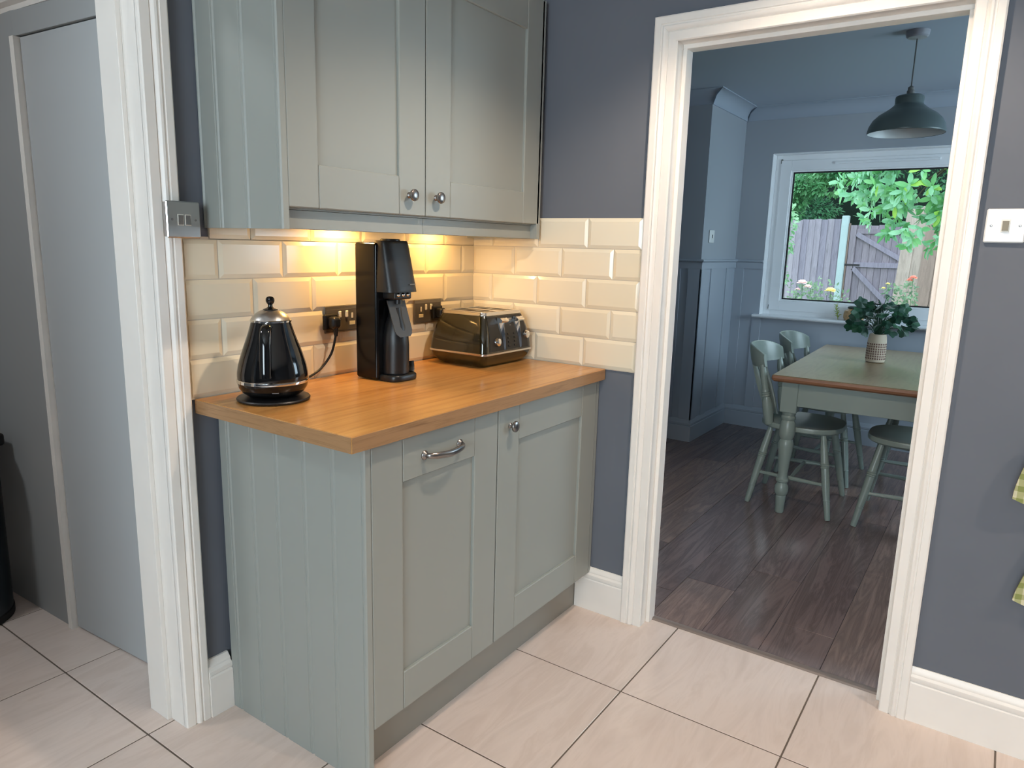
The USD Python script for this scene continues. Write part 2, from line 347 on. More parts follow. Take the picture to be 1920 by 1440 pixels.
tag(obj('ceiling', box(KX0-.1, WR, KY0-.1, WT, KZ, KZ+.1), M_ceil), 'white kitchen ceiling', kind='structure')

# hall beyond the left opening
HZ = 2.39
P0, P1, P2 = np.array([-1.158, WT]), np.array([-1.196, 0.765]), np.array([-1.262, 2.70])
def wedge(a, b, o0, o1, z0, z1, c=0):               # vertical slab along a-b; o: offset outwards (-x)
    d = (b-a)/np.linalg.norm(b-a); n = np.array([-d[1], d[0]])
    if n[0] > 0: n = -n
    return hull([(*(p+n*o), z) for p in (a, b) for o in (o0, o1) for z in (z0, z1)])
dr = (P1-P0)/np.linalg.norm(P1-P0)
hw = thing('wall_hall', 'pale grey hall wall with a tall flush door panel and batten', kind='structure')
obj('plaster', wedge(P1+dr*.02, P2, -.08, 0.004, 0, HZ), M_hallw, hw)
obj('header', wedge(P0, P1+dr*.02, -.08, 0.004, 1.887, HZ), M_hallw, hw)
obj('door_panel', wedge(P0, P1-dr*.004, -.05, -0.004, 0.006, 1.883), M_hall, hw)
obj('batten', wedge(P1-dr*.001, P1+dr*.022, -.03, 0.014, 0, 1.885), M_white, hw)
cor = [(0, 0), (.012, 0), (.016, .012), (.03, .02), (.034, .034), (.05, .05), (.052, .066), (.07, .072), (.07, .085), (0, .085)]
pa, pb = P0, P2
def hp(p, o): 
    d = (P2-P0)/np.linalg.norm(P2-P0); n = np.array([-d[1], d[0]]); n = n if n[0] < 0 else -n
    return p+n*o
obj('trim_1', mapped(cor, lambda d, h: (*hp(P0, d+.004), 1.955+h), lambda d, h: (*hp(P2, d+.004), 1.955+h)), M_white, kind='structure', label='stepped white cornice high on the hall wall')
obj('wall_hall_end', cat(box(-3.2, -1.0, 2.7, 2.8, 0, HZ), box(-3.2, -3.1, 0.13, 2.7, 0, HZ)), M_hallw, kind='structure')
obj('ceiling', box(-3.2, -1.0, WT, 2.8, HZ, HZ+.1), M_ceil, kind='structure', label='white hall ceiling')

# ------------------------------------------------------------------ architraves, linings, skirting
ARC = [(0, 0), (0, .011), (.003, .0145), (.027, .0155), (.030, .0125), (.033, .0165), (.038, .0205), (.044, .0215), (.048, .0185), (.051, .0185), (.053, .0215), (.071, .0215), (.075, .019), (.075, 0)]
def ysc(w): return w
t2 = thing('trim_2', 'white moulded door frame around the dining room doorway', kind='structure')
obj('architrave', mapped(ARC, lambda w, d: (-d, DY1+w, 0), lambda w, d: (-d, DY1+w, DZ+w)), M_white, t2)
obj('architrave', mapped(ARC, lambda w, d: (-d, DY0-w*.93, 0), lambda w, d: (-d, DY0-w*.93, DZ+w)), M_white, t2)
obj('architrave', mapped(ARC, lambda w, d: (-d, DY0-w*.93, DZ+w), lambda w, d: (-d, DY1+w, DZ+w)), M_white, t2)
obj('lining', cat(box(-.001, WR+.002, DY1, DY1+.02, 0, DZ+.02), box(-.001, WR+.002, DY0-.02, DY0, 0, DZ+.02), box(-.001, WR+.002, DY0, DY1, DZ, DZ+.02)), M_white, t2)
obj('door_stop', cat(box(.036, WR, DY1-.013, DY1, 0, DZ-.013, .001), box(.036, WR, DY0, DY0+.013, 0, DZ-.013, .001), box(.036, WR, DY0, DY1, DZ-.013, DZ, .001)), M_white, t2)
t3 = thing('trim_3', 'white moulded frame at the edge of the hall opening', kind='structure')
SX = .068/.075
obj('architrave', mapped(ARC, lambda w, d: (OPX1+w*SX, -d*1.05, 0), lambda w, d: (OPX1+w*SX, -d*1.05, OPZ+w)), M_white, t3)
obj('architrave', mapped(ARC, lambda w, d: (OPX0-w, -d, 0), lambda w, d: (OPX0-w, -d, OPZ+w)), M_white, t3)
obj('architrave', mapped(ARC, lambda w, d: (OPX0-w, -d, OPZ+w), lambda w, d: (OPX1+w*SX, -d*1.05, OPZ+w)), M_white, t3)
obj('lining', cat(box(OPX1, OPX1+.02, -.001, WT+.02, 0, OPZ+.02), box(OPX0-.02, OPX0, -.001, WT+.02, 0, OPZ+.02), box(OPX0, OPX1, -.001, WT+.02, OPZ, OPZ+.02)), M_white, t3)
obj('door_stop', cat(box(OPX1-.012, OPX1, .062, WT+.02, 0, OPZ, .001), box(OPX0, OPX0+.012, .062, WT+.02, 0, OPZ, .001)), M_white, t3)
SK = [(0, 0), (.016, 0), (.016, .118), (.013, .122), (.0155, .127), (.0155, .138), (.011, .145), (.011, .150), (.006, .160), (.004, .165), (0, .165)]
def skirt(name, f0, f1, label): return obj(name, mapped(SK, f0, f1), M_white, kind='structure', label=label)
skirt('baseboard_right', lambda d, h: (-d, DY1+.0751, h), lambda d, h: (-d, -.515, h), 'short white skirting between base cabinet and door frame')
skirt('baseboard_right', lambda d, h: (-d, KY0, h), lambda d, h: (-d, DY0-.07, h), 'white skirting along the slate wall right of the doorway')
skirt('baseboard_back', lambda d, h: (-1.1951, -d*1.7, h), lambda d, h: (-1.1255, -d*1.7, h), 'stub of white skirting between hall frame and cabinet side')

# ------------------------------------------------------------------ base cabinet
CX0, CX1, CYF = -1.125, -0.006, -0.573
bc = thing('base_cabinet', 'sage grey base cabinet with two shaker doors under the oak worktop', 'cabinet')
def tongue_panel(x_face, y_edges, z0, z1, th=.018, sgn=-1):
    """boarded end panel; face at x_face looking -x; boards between y_edges"""
    g_ = .0030; poly = [(y_edges[0], x_face+th)]
    top = []
    for a, b in zip(y_edges[:-1], y_edges[1:]):
        top += [(a+g_*.2, x_face+g_), (a+g_*1.4, x_face), (a+.0095, x_face), (a+.0115, x_face+.0024), (a+.0135, x_face), (b-g_*1.4, x_face), (b-g_*.2, x_face+g_)]
    pts = [(x, y) for y, x in [(y_edges[0], x_face+th)]+top+[(y_edges[-1], x_face+th)]]
    m = extrude(pts, 'z', z0, z1); return m
obj('end_panel', tongue_panel(CX0, [CYF, -.471, -.369, -.264, -.164, -.064, -.019], 0.0, .872), M_cab, bc)
obj('carcass', cat(box(CX0+.018, CX1-.02, CYF+.022, -.02, .15, .872), box(CX1-.018, CX1, CYF+.002, -.02, .148, .872)), M_cab, bc)
obj('plinth', box(CX0+.018, CX1-.002, -.513, -.497, 0.0008, .149), M_plinth, bc)
def knob(parent, x, y, z, s=1.0):
    m = lathe([(.0085, 0), (.0085, .002), (.0055, .006), (.0052, .010), (.009, .014), (.0155, .017), (.0165, .0205), (.0155, .0235), (.012, .0255), (.006, .0265)], 28)
    m.apply_scale(s); m.apply_transform(trimesh.transformations.rotation_matrix(PI/2, (1, 0, 0))); m.apply_translation((x, y, z))
    return obj('knob', m, M_knob, parent)
def shaker(parent, x0, x1, z0, z1, yf, sl, sr, rt, rb, deep=.009):
    """door facing -y; front of the frame at yf"""
    d = obj('door', box(x0+.01, x1-.01, yf+deep, yf+.016, z0+.01, z1-.01), M_cab, parent)
    c = .0024; k = .0003
    b = lambda a0, a1, c0, c1: box(a0, a1, yf, yf+.02, c0, c1, c)
    obj('stile', b(x0, x0+sl-k, z0, z1), M_cab, d); obj('stile', b(x1-sr+k, x1, z0, z1), M_cab, d)
    obj('rail', b(x0+sl+k, x1-sr-k, z1-rt, z1), M_cab, d); obj('rail', b(x0+sl+k, x1-sr-k, z0, z0+rb), M_cab, d)
    # bevelled inner edge of the frame (three slim fillets that catch the light)
    return d
d1 = shaker(bc, -1.1045, -.6135, .1485, .867, CYF, .104, .106, .110, .105)
d2 = shaker(bc, -.6095, -.0265, .1485, .867, CYF, .105, .100, .108, .107)
pull = [(-.924, CYF-.004, .808), (-.922, CYF-.014, .808), (-.912, CYF-.022, .807), (-.895, CYF-.027, .806), (-.855, CYF-.031, .804), (-.815, CYF-.027, .806), (-.798, CYF-.022, .807), (-.788, CYF-.014, .808), (-.786, CYF-.004, .808)]
cv = curve(pull, 48); tt = np.linspace(-1, 1, len(cv)); rad = .0042+.0035*np.clip(1-np.abs(tt)*1.15, 0, 1)**.6
rose_ = lathe([(.012, 0), (.012, .002), (.010, .005), (.006, .009)], 24); rose_.apply_transform(trimesh.transformations.rotation_matrix(PI/2, (1, 0, 0)))
obj('handle', cat(tube(cv, rad, 14, (1.25, .8)), place(rose_, t=(-.924, CYF, .808)), place(rose_, t=(-.786, CYF, .808))), M_knob, d1, label='curved dark nickel pull handle')
knob(d2, -.554, CYF, .811)

wtop = thing('worktop', 'thick oak block worktop with glossy lit surface', 'worktop')
obj('slab', box(-1.180, -.0085, -.593, -.0085, ZT-.038, ZT, .0018), M_oak, wtop)
obj('end_edging', box(-1.1808, -1.1800, -.5915, -.0095, ZT-.0365, ZT-.0015), M_oakend, wtop)
obj('front_edging', box(-1.1785, -.0095, -.5938, -.593, ZT-.0365, ZT-.0015), M_oakend, wtop)

# ------------------------------------------------------------------ wall cabinet
WY, WX0, WX1, WZ0, WZ1 = -.318, -1.124, -.030, 1.347, 2.125
wc = thing('wall_cabinet', 'sage grey wall cabinet with two shaker doors above the tiled splashback', 'cabinet')
obj('end_panel', tongue_panel(WX0, [WY, -.194, -.087, -.013, -.0015], WZ0, WZ1), M_cab, wc)
obj('end_panel', box(WX1-.020, WX1, WY, -.0085, WZ0, WZ1, .001), M_cab, wc)
obj('carcass', box(WX0+.018, WX1-.020, WY+.022, -.0085, 1.393, WZ1), M_cab, wc)
dl = shaker(wc, -1.1055, -.6345, 1.3975, 2.1235, WY, .090, .105, .110, .102)
drr = shaker(wc, -.6315, -.0385, 1.3975, 2.1235, WY, .108, .100, .110, .104)
knob(dl, -.702, WY, 1.451); knob(drr, -.590, WY, 1.451)
obj('light_pelmet', box(WX0+.018, -.616, WY+.026, WY+.044, WZ0+.001, 1.3925, .001), M_cab, wc)
obj('light_pelmet', box(-.6155, WX1-.02, WY+.026, WY+.044, WZ0+.001, 1.3925, .001), M_cab, wc)
for px_, lbl in ((-.70, 'left'), (-.27, 'right')):  # lamps hidden behind the pelmet, placed to light tiles and worktop warmly
    pk = thing('unseen_puck_light', f'unseen small round warm lamp under the wall cabinet, lighting the tiles, {lbl} one of two', 'lamp', (px_, -.085, 1.3925))
    obj('housing', lathe([(.034, -.0001), (.034, -.008), (.031, -.0105), (.026, -.0105), (.026, -.008)], 32), M_steel, pk)
    pl = UsdLux.DiskLight.Define(stage, str(pk.GetPath())+'/lamp'); pl.CreateRadiusAttr(.024); pl.CreateIntensityAttr(PUCK*(22 if px_ < -.5 else 13)); pl.CreateColorAttr(Gf.Vec3f(1.0, .56, .17))
    UsdGeom.Xformable(pl.GetPrim()).AddTranslateOp().Set(Gf.Vec3d(0, 0, -.0115))

# ------------------------------------------------------------------ kettle, base and plug
KC = (-1.048, -.1575)
kb = thing('power_base', 'flat round black power base under the kettle, cable to the wall socket', 'kettle stand', (*KC, ZT))
obj('disc', lathe([(.086, 0.0005), (.092, .003), (.093, .006), (.091, .009), (.07, .0115), (.05, .0125)], 64), M_blackm, kb)
pts = np.array([(-.965, -.120, .920), (-.915, -.080, .920), (-.850, -.050, .925), (-.79, -.040, .945), (-.752, -.043, .985), (-.738, -.047, 1.03), (-.733, -.047, 1.06)])-np.array([*KC, ZT])
obj('cord', tube(curve(pts, 60), .0036, 10), M_blackm, kb)
pg = np.array([-.733, 0, 1.078])-np.array([*KC, ZT])
plug = cat(rbox(pg[0]-.027, pg[0]+.027, -.029-KC[1], -.0138-KC[1], pg[2]-.024, pg[2]+.026, .007), rbox(pg[0]-.018, pg[0]+.018, -.056-KC[1], -.024-KC[1], pg[2]-.018, pg[2]+.020, .012),
           tube([(pg[0], -.044-KC[1], pg[2]-.014), (pg[0], -.046-KC[1], pg[2]-.04)], [.0095, .0055], 12))
obj('plug', plug, M_blackm, kb)
kt = thing('kettle', 'glossy black pear-shaped kettle with chrome bands, left end of the worktop', 'kettle', (*KC, ZT+.0126))
UsdGeom.Xformable(kt).AddScaleOp().Set(Gf.Vec3f(1.02, 1.02, .957))
obj('body', lathe([(.086, .046), (.0868, .055), (.0862, .066), (.083, .085), (.0775, .106), (.070, .130), (.0625, .152), (.056, .172), (.0505, .192), (.048, .2015)], 72), M_black, kt)
obj('lower_shell', lathe([(.052, .0006), (.066, .004), (.077, .013), (.0845, .026), (.0868, .038)], 72), M_black, kt)
obj('chrome_band', lathe([(.0868, .0375), (.0885, .039), (.0888, .043), (.0885, .0465), (.0868, .048)], 72), M_chrome, kt)
obj('collar', lathe([(.0482, .1995), (.0502, .2010), (.0503, .2055), (.0485, .2075)], 72), M_chrome, kt)
ld = obj('lid', lathe([(.0487, .207), (.044, .215), (.036, .223), (.026, .2295), (.017, .2325)], 64), M_steel, kt)
obj('knob', lathe([(.0178, .2322), (.0178, .2345), (.010, .237), (.0058, .241), (.0055, .246), (.0085, .250), (.0108, .256), (.0105, .262), (.0075, .2665), (.003, .2685)], 32), M_black, ld)
hd = np.array([-.72, -.69, 0]); hd /= np.linalg.norm(hd)
def hpt(r, z): return hd*r+np.array([0, 0, z])
hc = curve([hpt(.048, .190), hpt(.062, .194), hpt(.078, .190), hpt(.089, .178), hpt(.0955, .158), hpt(.1005, .130), hpt(.1045, .102), hpt(.107, .078), hpt(.1075, .066)], 64)
obj('handle', tube(hc, np.r_[np.linspace(.009, .0105, 10), np.full(len(hc)-10, .0112)], 18, (.72, 1.15)), M_black, kt)
obj('handle_trim', tube(hc+hd*(-.0048), np.full(len(hc), .0034), 10, (.7, 3.9)), M_chrome, kt)
sp = -hd
spz = [np.array([*(sp[:2]*.070), .128]), np.array([*(sp[:2]*.088), .150]), np.array([*(sp[:2]*.096), .172]), np.array([*(sp[:2]*.100), .184])]
obj('spout', tube(curve(spz, 18), np.linspace(.018, .009, len(curve(spz, 18))), 16), M_black, kt)
lg = text('kettle', .004) if False else None
obj('emblem', place(box(-.008, .008, -.0006, .0006, -.0012, .0012, .0003), t=(-.045, -.0676, .0205), rz=-.58), M_ind, kt)

# ------------------------------------------------------------------ sparkling water maker
SMX = (-.692, -.566)
sm = thing('water_carbonator', 'tall black sparkling water maker standing on the worktop before the sockets', 'soda maker')
obj('body', rbox(SMX[0], SMX[1], -.178, -.085, ZT+.002, 1.322, .010), M_blackg, sm)
def stad(cx, y0, y1, hw, z, n=40, rnd=.9):          # rounded front cross-section
    a = np.linspace(0, 2*PI, n, endpoint=False); e = .62
    X = cx+hw*np.sign(np.cos(a))*np.abs(np.cos(a))**e; Y = (y0+y1)/2+(y1-y0)/2*np.sign(np.sin(a))*np.abs(np.sin(a))**e
    return np.stack([X, Y, np.full(n, z)], 1)
cxm = sum(SMX)/2
rings = []
for k in range(23):
    t = k/22; z = 1.178+(1.324-1.178)*t; yf = -.243+.034*t; hwk = .0615-.0065*t+(.0007 if k % 2 else 0)
    rings.append(stad(cxm, yf+(.0007 if k % 2 else 0), -.150, hwk, z))
rings.append(stad(cxm, -.206, -.150, .055, 1.3275))
obj('head', loft(rings), M_blackm, sm)
obj('top_button', place(lathe([(.030, 0), (.030, .004), (.026, .006)], 36), t=(cxm+.006, -.168, 1.3268)), M_blackm, sm)
obj('nozzle_block', cat(rbox(cxm-.036, cxm+.036, -.228, -.17, 1.156, 1.180, .006), place(lathe([(.011, 0), (.011, .02)], 20), t=(cxm, -.205, 1.142))), M_blackm, sm)
obj('nozzle_trim', cat(*[place(trimesh.creation.icosphere(2, .0062), t=(cxm+dx, -.2285, 1.170)) for dx in (-.024, -.004, .016)]), M_chrome, sm)
# tilted bottle holder and bottle
bz = lathe([(.039, 0), (.041, .004), (.041, .085), (.039, .115), (.033, .145), (.022, .175), (.0165, .20)], 40)
obj('bottle', place(bz, t=(cxm, -.1935, ZT+.020)), M_blackm, sm)
def plate_pt(a, t, d): return (cxm+a, -.194-.037*t+.0*d-d*.004, 1.153-.106*t-d*.002)
scoop = hull([plate_pt(a, t, d) for a, t in ((-.038, 0), (.036, 0), (-.038, .82), (.036, .82), (-.033, .93), (.031, .93), (-.023, 1), (.022, 1)) for d in (0, 1)])
obj('bottle_holder', scoop, mat('grey_black_plastic', col((66, 66, 66)), 0.35), sm)
obj('foot', loft([stad(cxm+.003, -.240, -.15, .054, ZT+z) for z in (.0006,)]+[stad(cxm+.003, -.244, -.15, .056, ZT+z) for z in (.004, .016)]+[stad(cxm+.003, -.240, -.15, .053, ZT+.0195)]), M_blackm, sm)
lip = curve([(cxm+.046, -.210, ZT+.020), (cxm+.055, -.206, ZT+.034), (cxm+.058, -.201, ZT+.050)], 10)
obj('drip_lip', tube(lip, [.013]*4+[.011]*(len(lip)-4), 10, (.35, 1.0)), M_blackm, sm)
obj('lettering', place(box(-.016, .016, -.0008, .0008, -.0013, .0013, .0003), t=(cxm+.030, -.2365, 1.2005), rz=.22), M_ind, sm)

# ------------------------------------------------------------------ toaster
ts = thing('toaster', 'black and steel four-slot toaster with chrome levers in the tiled corner', 'toaster', (-.172, -.1755, ZT), -.015)
UsdGeom.Xformable(ts).AddScaleOp().Set(Gf.Vec3f(1, 1, 1.05))
def rrect(hx, hy, z, r, n=6, x=0, y=0):
    P = []
    for sx, sy_, a0 in ((1, 1, 0), (-1, 1, PI/2), (-1, -1, PI), (1, -1, 1.5*PI)):
        for k in range(n+1):
            a = a0+k*PI/2/n; P.append((x+sx*(hx-r)+r*math.cos(a), y+sy_*(hy-r)+r*math.sin(a), z))
    return np.array(P)
obj('base', loft([rrect(.110, .094, .0006, .02), rrect(.124, .108, .010, .022), rrect(.138, .120, .026, .022), rrect(.1425, .125, .042, .02)]), M_toast, ts)
obj('chrome_band', loft([rrect(.1427, .1252, .0415, .02), rrect(.1452, .1275, .043, .02), rrect(.1452, .1275, .0485, .02), rrect(.1427, .1252, .050, .02)]), M_toptr, ts)
def hx(z): t = (z-.05)/.125; return .1425-.004*t-.028*t*t
def hy(z): t = (z-.05)/.125; return .125-.005*t-.026*t*t
zz = np.linspace(.0495, .168, 9)
bd = obj('shell', loft([rrect(hx(z), hy(z), z, .02) for z in zz]), M_toast, ts)
from shapely.geometry import Polygon, box as sbox
tp = Polygon(rrect(hx(.172)-.002, hy(.172)-.002, 0, .02)[:, :2])
for dx in (-.068, -.031, .031, .068): tp = tp.difference(sbox(dx-.012, -.080, dx+.012, .080))
slot = trimesh.creation.extrude_polygon(tp, .006); slot.apply_translation((0, 0, .172))
obj('top_plate', cat(slot, ), M_toptr, ts)
obj('top_rim', loft([rrect(hx(.168)+.0005, hy(.168)+.0005, .1675, .02), rrect(hx(.170)+.0015, hy(.17)+.0015, .170, .02), rrect(hx(.17)-.001, hy(.17)-.001, .1765, .019), rrect(hx(.17)-.004, hy(.17)-.004, .1765, .018), rrect(hx(.17)-.004, hy(.17)-.004, .168, .018)], caps=False), M_toptr, ts)
obj('slot_shade', box(-.085, .085, -.085, .085, .1681, .1685), M_dark, ts)  # thin dark sheet standing for the shade inside the slots
def yface(z): return -hy(z)
fp = [np.array([[-.114+.012*k/6*1.0, yface(z)-.0012, z], [.114-.012*k/6, yface(z)-.0012, z], [.114-.012*k/6, yface(z)+.004, z], [-.114+.012*k/6, yface(z)+.004, z]]) for k, z in enumerate(np.linspace(.054, .164, 7))]
obj('control_panel', loft(fp), M_blackm, ts)
for dx in (-.030, .064):
    R = []
    for z, w in ((.056, .004), (.09, .0085), (.125, .0125), (.148, .0155)):
        y = yface(z); R.append(np.array([[dx-w, y-.0035, z], [dx, y-.009, z], [dx+w, y-.0035, z], [dx+w, y+.002, z], [dx-w, y+.002, z]]))
    lv = obj('lever', loft(R), M_chrome, ts)
    obj('lever_grip', hull([(dx+a*.019, yface(.15)-b, z) for a in (-1, 1) for b, z in ((.001, .143), (.020, .145), (.025, .151), (.014, .159), (.001, .16))]), M_chrome, lv)
for dx, z in ((-.075, .083), (.112, .096)):
    dlm = lathe([(.0145, 0), (.0145, .003), (.0125, .010), (.008, .0125)], 18); dlm.apply_transform(trimesh.transformations.rotation_matrix(PI/2, (1, 0, 0)))
    obj('dial', place(dlm, t=(dx*.93, yface(z)-.0005, z)), M_chrome, ts)
for dx in (-.002, .034):
    for k in range(4):
        z = .066+.013*k; obj('button', box(dx-.0045, dx+.0045, yface(z)-.0035, yface(z), z-.003, z+.003, .001), M_black, ts)
obj('badge', box(.004, .034, yface(.152)-.0035, yface(.152), .146, .155, .001), M_toptr, ts)
obj('indicator', box(.016, .021, yface(.132)-.0025, yface(.132), .131, .1335, .0005), M_ind, ts)

# ------------------------------------------------------------------ double sockets, switches
def socket(x, label, plug_side=0):
    t = thing('double_socket', label, 'socket', (x, -.0078, 1.0855))
    obj('faceplate', box(-.073, .073, -.0055, 0, -.042, .042, .0025), M_socket, t)
    obj('inset', box(-.066, .066, -.0062, -.005, -.036, .030, .0008), mat('socket_inset', col((88, 82, 74)), 0.45) if not stage.GetPrimAtPath('/World/Looks/socket_inset') else UsdShade.Material.Get(stage, '/World/Looks/socket_inset'), t)
    for s in (-1, 1):
        obj('rocker', box(s*.014-.0058, s*.014+.0058, -.0105, -.006, .004, .025, .002), M_rocker, t)
        if s != plug_side:
            obj('earth_hole', box(s*.038-.004, s*.038+.004, -.0072, -.006, .000, .017, .0006), M_rocker, t)
            obj('pin_insert', box(s*.038-.012, s*.038+.012, -.0072, -.006, -.021, -.009, .0006), M_label, t)
    return t
socket(-.675, 'graphite double socket between kettle and carbonator, kettle plug in it', -1)
socket(-.2755, 'graphite double socket half hidden behind the toaster', 1)
tpg = thing('toaster_plug', 'black plug of the toaster in the socket behind it', 'plug', (-.2375, -.0135, 1.080))
obj('plug_body', cat(rbox(-.025, .025, -.016, -.0006, -.024, .024, .006), rbox(-.016, .016, -.042, -.012, -.016, .016, .009)), M_blackm, tpg)
obj('flex', tube(curve([(0, -.034, -.012), (0, -.037, -.05), (.01, -.022, -.10), (.02, -.012, -.140)], 14), .0035, 8), M_blackm, tpg)

sl = thing('light_switch', 'brushed steel two-gang switch overlapping the hall frame', 'light switch', (-1.201, -.0445, 1.3635))
obj('faceplate', box(-.0435, .0435, 0, .006, -.0435, .0435, .0028), M_steel, sl)
obj('back_box', box(-.041, .041, .0055, .021, -.041, .041, .002), M_steel, sl)
for dx, a in ((-.0085, 1), (.0105, -1)):
    obj('rocker_frame', box(dx-.0078, dx+.0078, -.0008, .001, -.0135, .0125, .0004), M_rocker, sl)
    obj('rocker', hull([(dx+sx*.006, y, z) for sx in (-1, 1) for y, z in ((-.001, -.0118), (-.001, .0108), (-.0035 if a > 0 else -.0012, .0105), (-.0012 if a > 0 else -.0035, -.0115))]), M_grey, sl)
scr = lathe([(.0028, 0), (.0028, .0006), (.0018, .001)], 14); scr.apply_transform(trimesh.transformations.rotation_matrix(PI/2, (1, 0, 0)))
for dx in (-.030, .030): obj('screw', place(scr, t=(dx, -.0002, 0)), M_grey, sl)
s2 = thing('light_switch', 'white single switch plate on the slate wall right of the doorway', 'light switch', (-.0005, -1.6805, 1.4015))
obj('faceplate', box(-.0085, 0, -.043, .043, -.0415, .0415, .003), M_swplate, s2)
obj('rocker_frame', box(-.0096, -.008, -.0092, .0092, -.0155, .0155, .0005), M_rocker, s2)
obj('rocker', hull([(x, y*.0068, z) for y in (-1, 1) for x, z in ((-.0095, -.0122), (-.0135, -.012), (-.0105, .012), (-.0095, .0122))]), mat('olive_grey_rocker', col((132, 126, 108)), 0.4), s2)
scr2 = lathe([(.0028, 0), (.0028, .0006), (.0018, .001)], 14); scr2.apply_transform(trimesh.transformations.rotation_matrix(-PI/2, (0, 1, 0)))
for dy in (-.030, .030): obj('screw', place(scr2, t=(-.0088, dy, 0)), M_steel, s2)

s3 = thing('light_switch', 'small white switch plate on the side of the dining room pier', 'light switch', (2.665, PY3-.0005, 1.418))
obj('faceplate', box(-.043, .043, -.009, 0, -.043, .043, .003), M_swplate, s3)
obj('rocker', box(-.006, .006, -.0125, -.008, -.012, .012, .002), M_grey, s3)

# ------------------------------------------------------------------ bin and cloth at the picture's edges
bn = thing('waste_bin', 'dark round pedal bin in the hall at the left picture edge', 'bin', (-1.408, 1.120, 0))
obj('body', lathe([(.148, .022), (.150, .03), (.154, .60), (.150, .605)], 56), M_bin, bn)
obj('base_ring', lathe([(.150, .0006), (.153, .003), (.153, .026), (.150, .030)], 56), M_binblk, bn)
obj('lid', lathe([(.155, .606), (.156, .625), (.146, .645), (.12, .662), (.07, .672)], 56), M_bin, bn)
obj('hinge', rbox(.135, .172, -.05, .05, .60, .645, .012), M_binblk, bn)
gn = {"g": ("geometry", {}), "s": ("separate_xyz", {})}
gl = [("g.position", "s.vector")]
for ax in ("y", "z"):
    gn |= {f"m{ax}": ("math", {"math_type": "multiply", "value2": 31.0}), f"f{ax}": ("math", {"math_type": "fraction"}), f"l{ax}": ("math", {"math_type": "less_than", "value2": 0.45})}
    gl += [(f"s.{ax}", f"m{ax}.value1"), (f"m{ax}.value", f"f{ax}.value1"), (f"f{ax}.value", f"l{ax}.value1")]
gn |= {"a": ("math", {"math_type": "add"}), "h": ("math", {"math_type": "multiply", "value2": 0.5}), "r": ("rgb_ramp", {"ramp": [(0, col((206, 202, 170))), (0.5, col((172, 172, 124))), (1, col((136, 144, 84)))]}), "p": ("principled_bsdf", {"roughness": 0.9})}
gl += [("ly.value", "a.value1"), ("lz.value", "a.value2"), ("a.value", "h.value1"), ("h.value", "r.fac"), ("r.color", "p.base_color")]
M_ging = usdkit.material(stage, '/World/Looks/green_gingham', gn, gl, surface="p.BSDF")
def clothpiece(y0f, y1, z0, z1, x0, amp, ph):
    U, V = np.meshgrid(np.linspace(0, 1, 18), np.linspace(0, 1, 18), indexing='ij'); P = []
    for s in (0, 1):
        z = z0+(z1-z0)*V; yl = y0f(V); y = yl+(y1-yl)*U; z = z+.02*np.maximum(0, .25-U)*8*np.maximum(0, .3-V)*1.2
        x = x0-amp*np.sin(U*9+ph+V*1.2)-(.009 if s == 0 else 0)
        P.append(np.stack([x, y, z], -1))
    n = 18; idx = np.arange(n*n).reshape(n, n); F = []
    for i in range(n-1):
        for j in range(n-1):
            a, b, c, d = idx[i, j], idx[i+1, j], idx[i+1, j+1], idx[i, j+1]; F += [(a, b, c), (a, c, d), (a+n*n, c+n*n, b+n*n), (a+n*n, d+n*n, c+n*n)]
    bd_ = list(idx[0, :])+list(idx[1:, -1])+list(idx[-1, -2::-1])+list(idx[-2:0:-1, 0])
    for a, b in zip(bd_, bd_[1:]+bd_[:1]): F += [(a, b, b+n*n), (a, b+n*n, a+n*n)]
    m = trimesh.Trimesh(np.vstack([p.reshape(-1, 3) for p in P]), F, process=False)
    if m.volume < 0: m.invert()
    return m
ov = thing('oven_glove', 'green gingham cloth oven glove hanging at the right picture edge', 'oven glove')
obj('mitt', clothpiece(lambda v: -1.784-.05*v**2-.0*v, -1.97, .705, .90, -.030, .006, .4), M_ging, ov)
obj('mitt', clothpiece(lambda v: -1.8195-.075*np.clip(v, 0, 1)**1.3, -1.97, .432, .72, -.018, .005, 1.7), M_ging, ov)
obj('strap', box(-.028, -.012, -1.965, -1.86, .70, .98, .004), M_ging, ov)
obj('hook', tube(curve([(-.001, -1.915, 1.0), (-.02, -1.915, .99), (-.028, -1.915, .975), (-.03, -1.915, .99)], 12), .004, 8), M_steel, ov)

# ------------------------------------------------------------------ dining room shell
DXN, DXF, DYL, DYR, DCZ, PX_, PY_ = WR, 3.24, 1.6, -3.2, 2.335, 2.51, 0.013
fd = thing('floor', 'dark brown laminate plank floor of the dining room', kind='structure')
obj('underlay', cat(box(DXN+.004, 3.5, DYR, .235, -.05, -.0022), box(DXN+.004, PX_+.24, .235, DYL, -.05, -.0022)), M_dark, fd)
rp = random.Random(7); LP = 1.288; PW = .197
for k in range(-13, 13):
    y1 = -.773-PW*k; y0 = y1-PW
    if y1 < DYR or y0 > DYL: continue
    st = {0: .47, 1: .71, 2: .33}.get(k, rp.uniform(0, LP))
    e = sorted([DXN+.004]+[st+LP*q for q in range(-2, 4) if DXN+.02 < st+LP*q < (DXF if y0 < .2 else PX_+.02)-.05]+[DXF if y0 < .2 else PX_+.02])
    for a, b in zip(e[:-1], e[1:]):
        obj('plank', box(a+.0007, b-.0007, max(y0, DYR)+.0007, min(y1, DYL)-.0007, -.008, 0, .0009), rp.choice(M_plank), fd)
obj('threshold', mapped([(.064, -.001), (.068, .0045), (.074, .0065), (.084, .0065), (.09, .005), (.094, -.001)], lambda x, z: (x, DY0+.0002, z), lambda x, z: (x, DY1-.0002, z)), M_thresh, label='brown metal threshold strip between tiles and laminate', kind='structure')
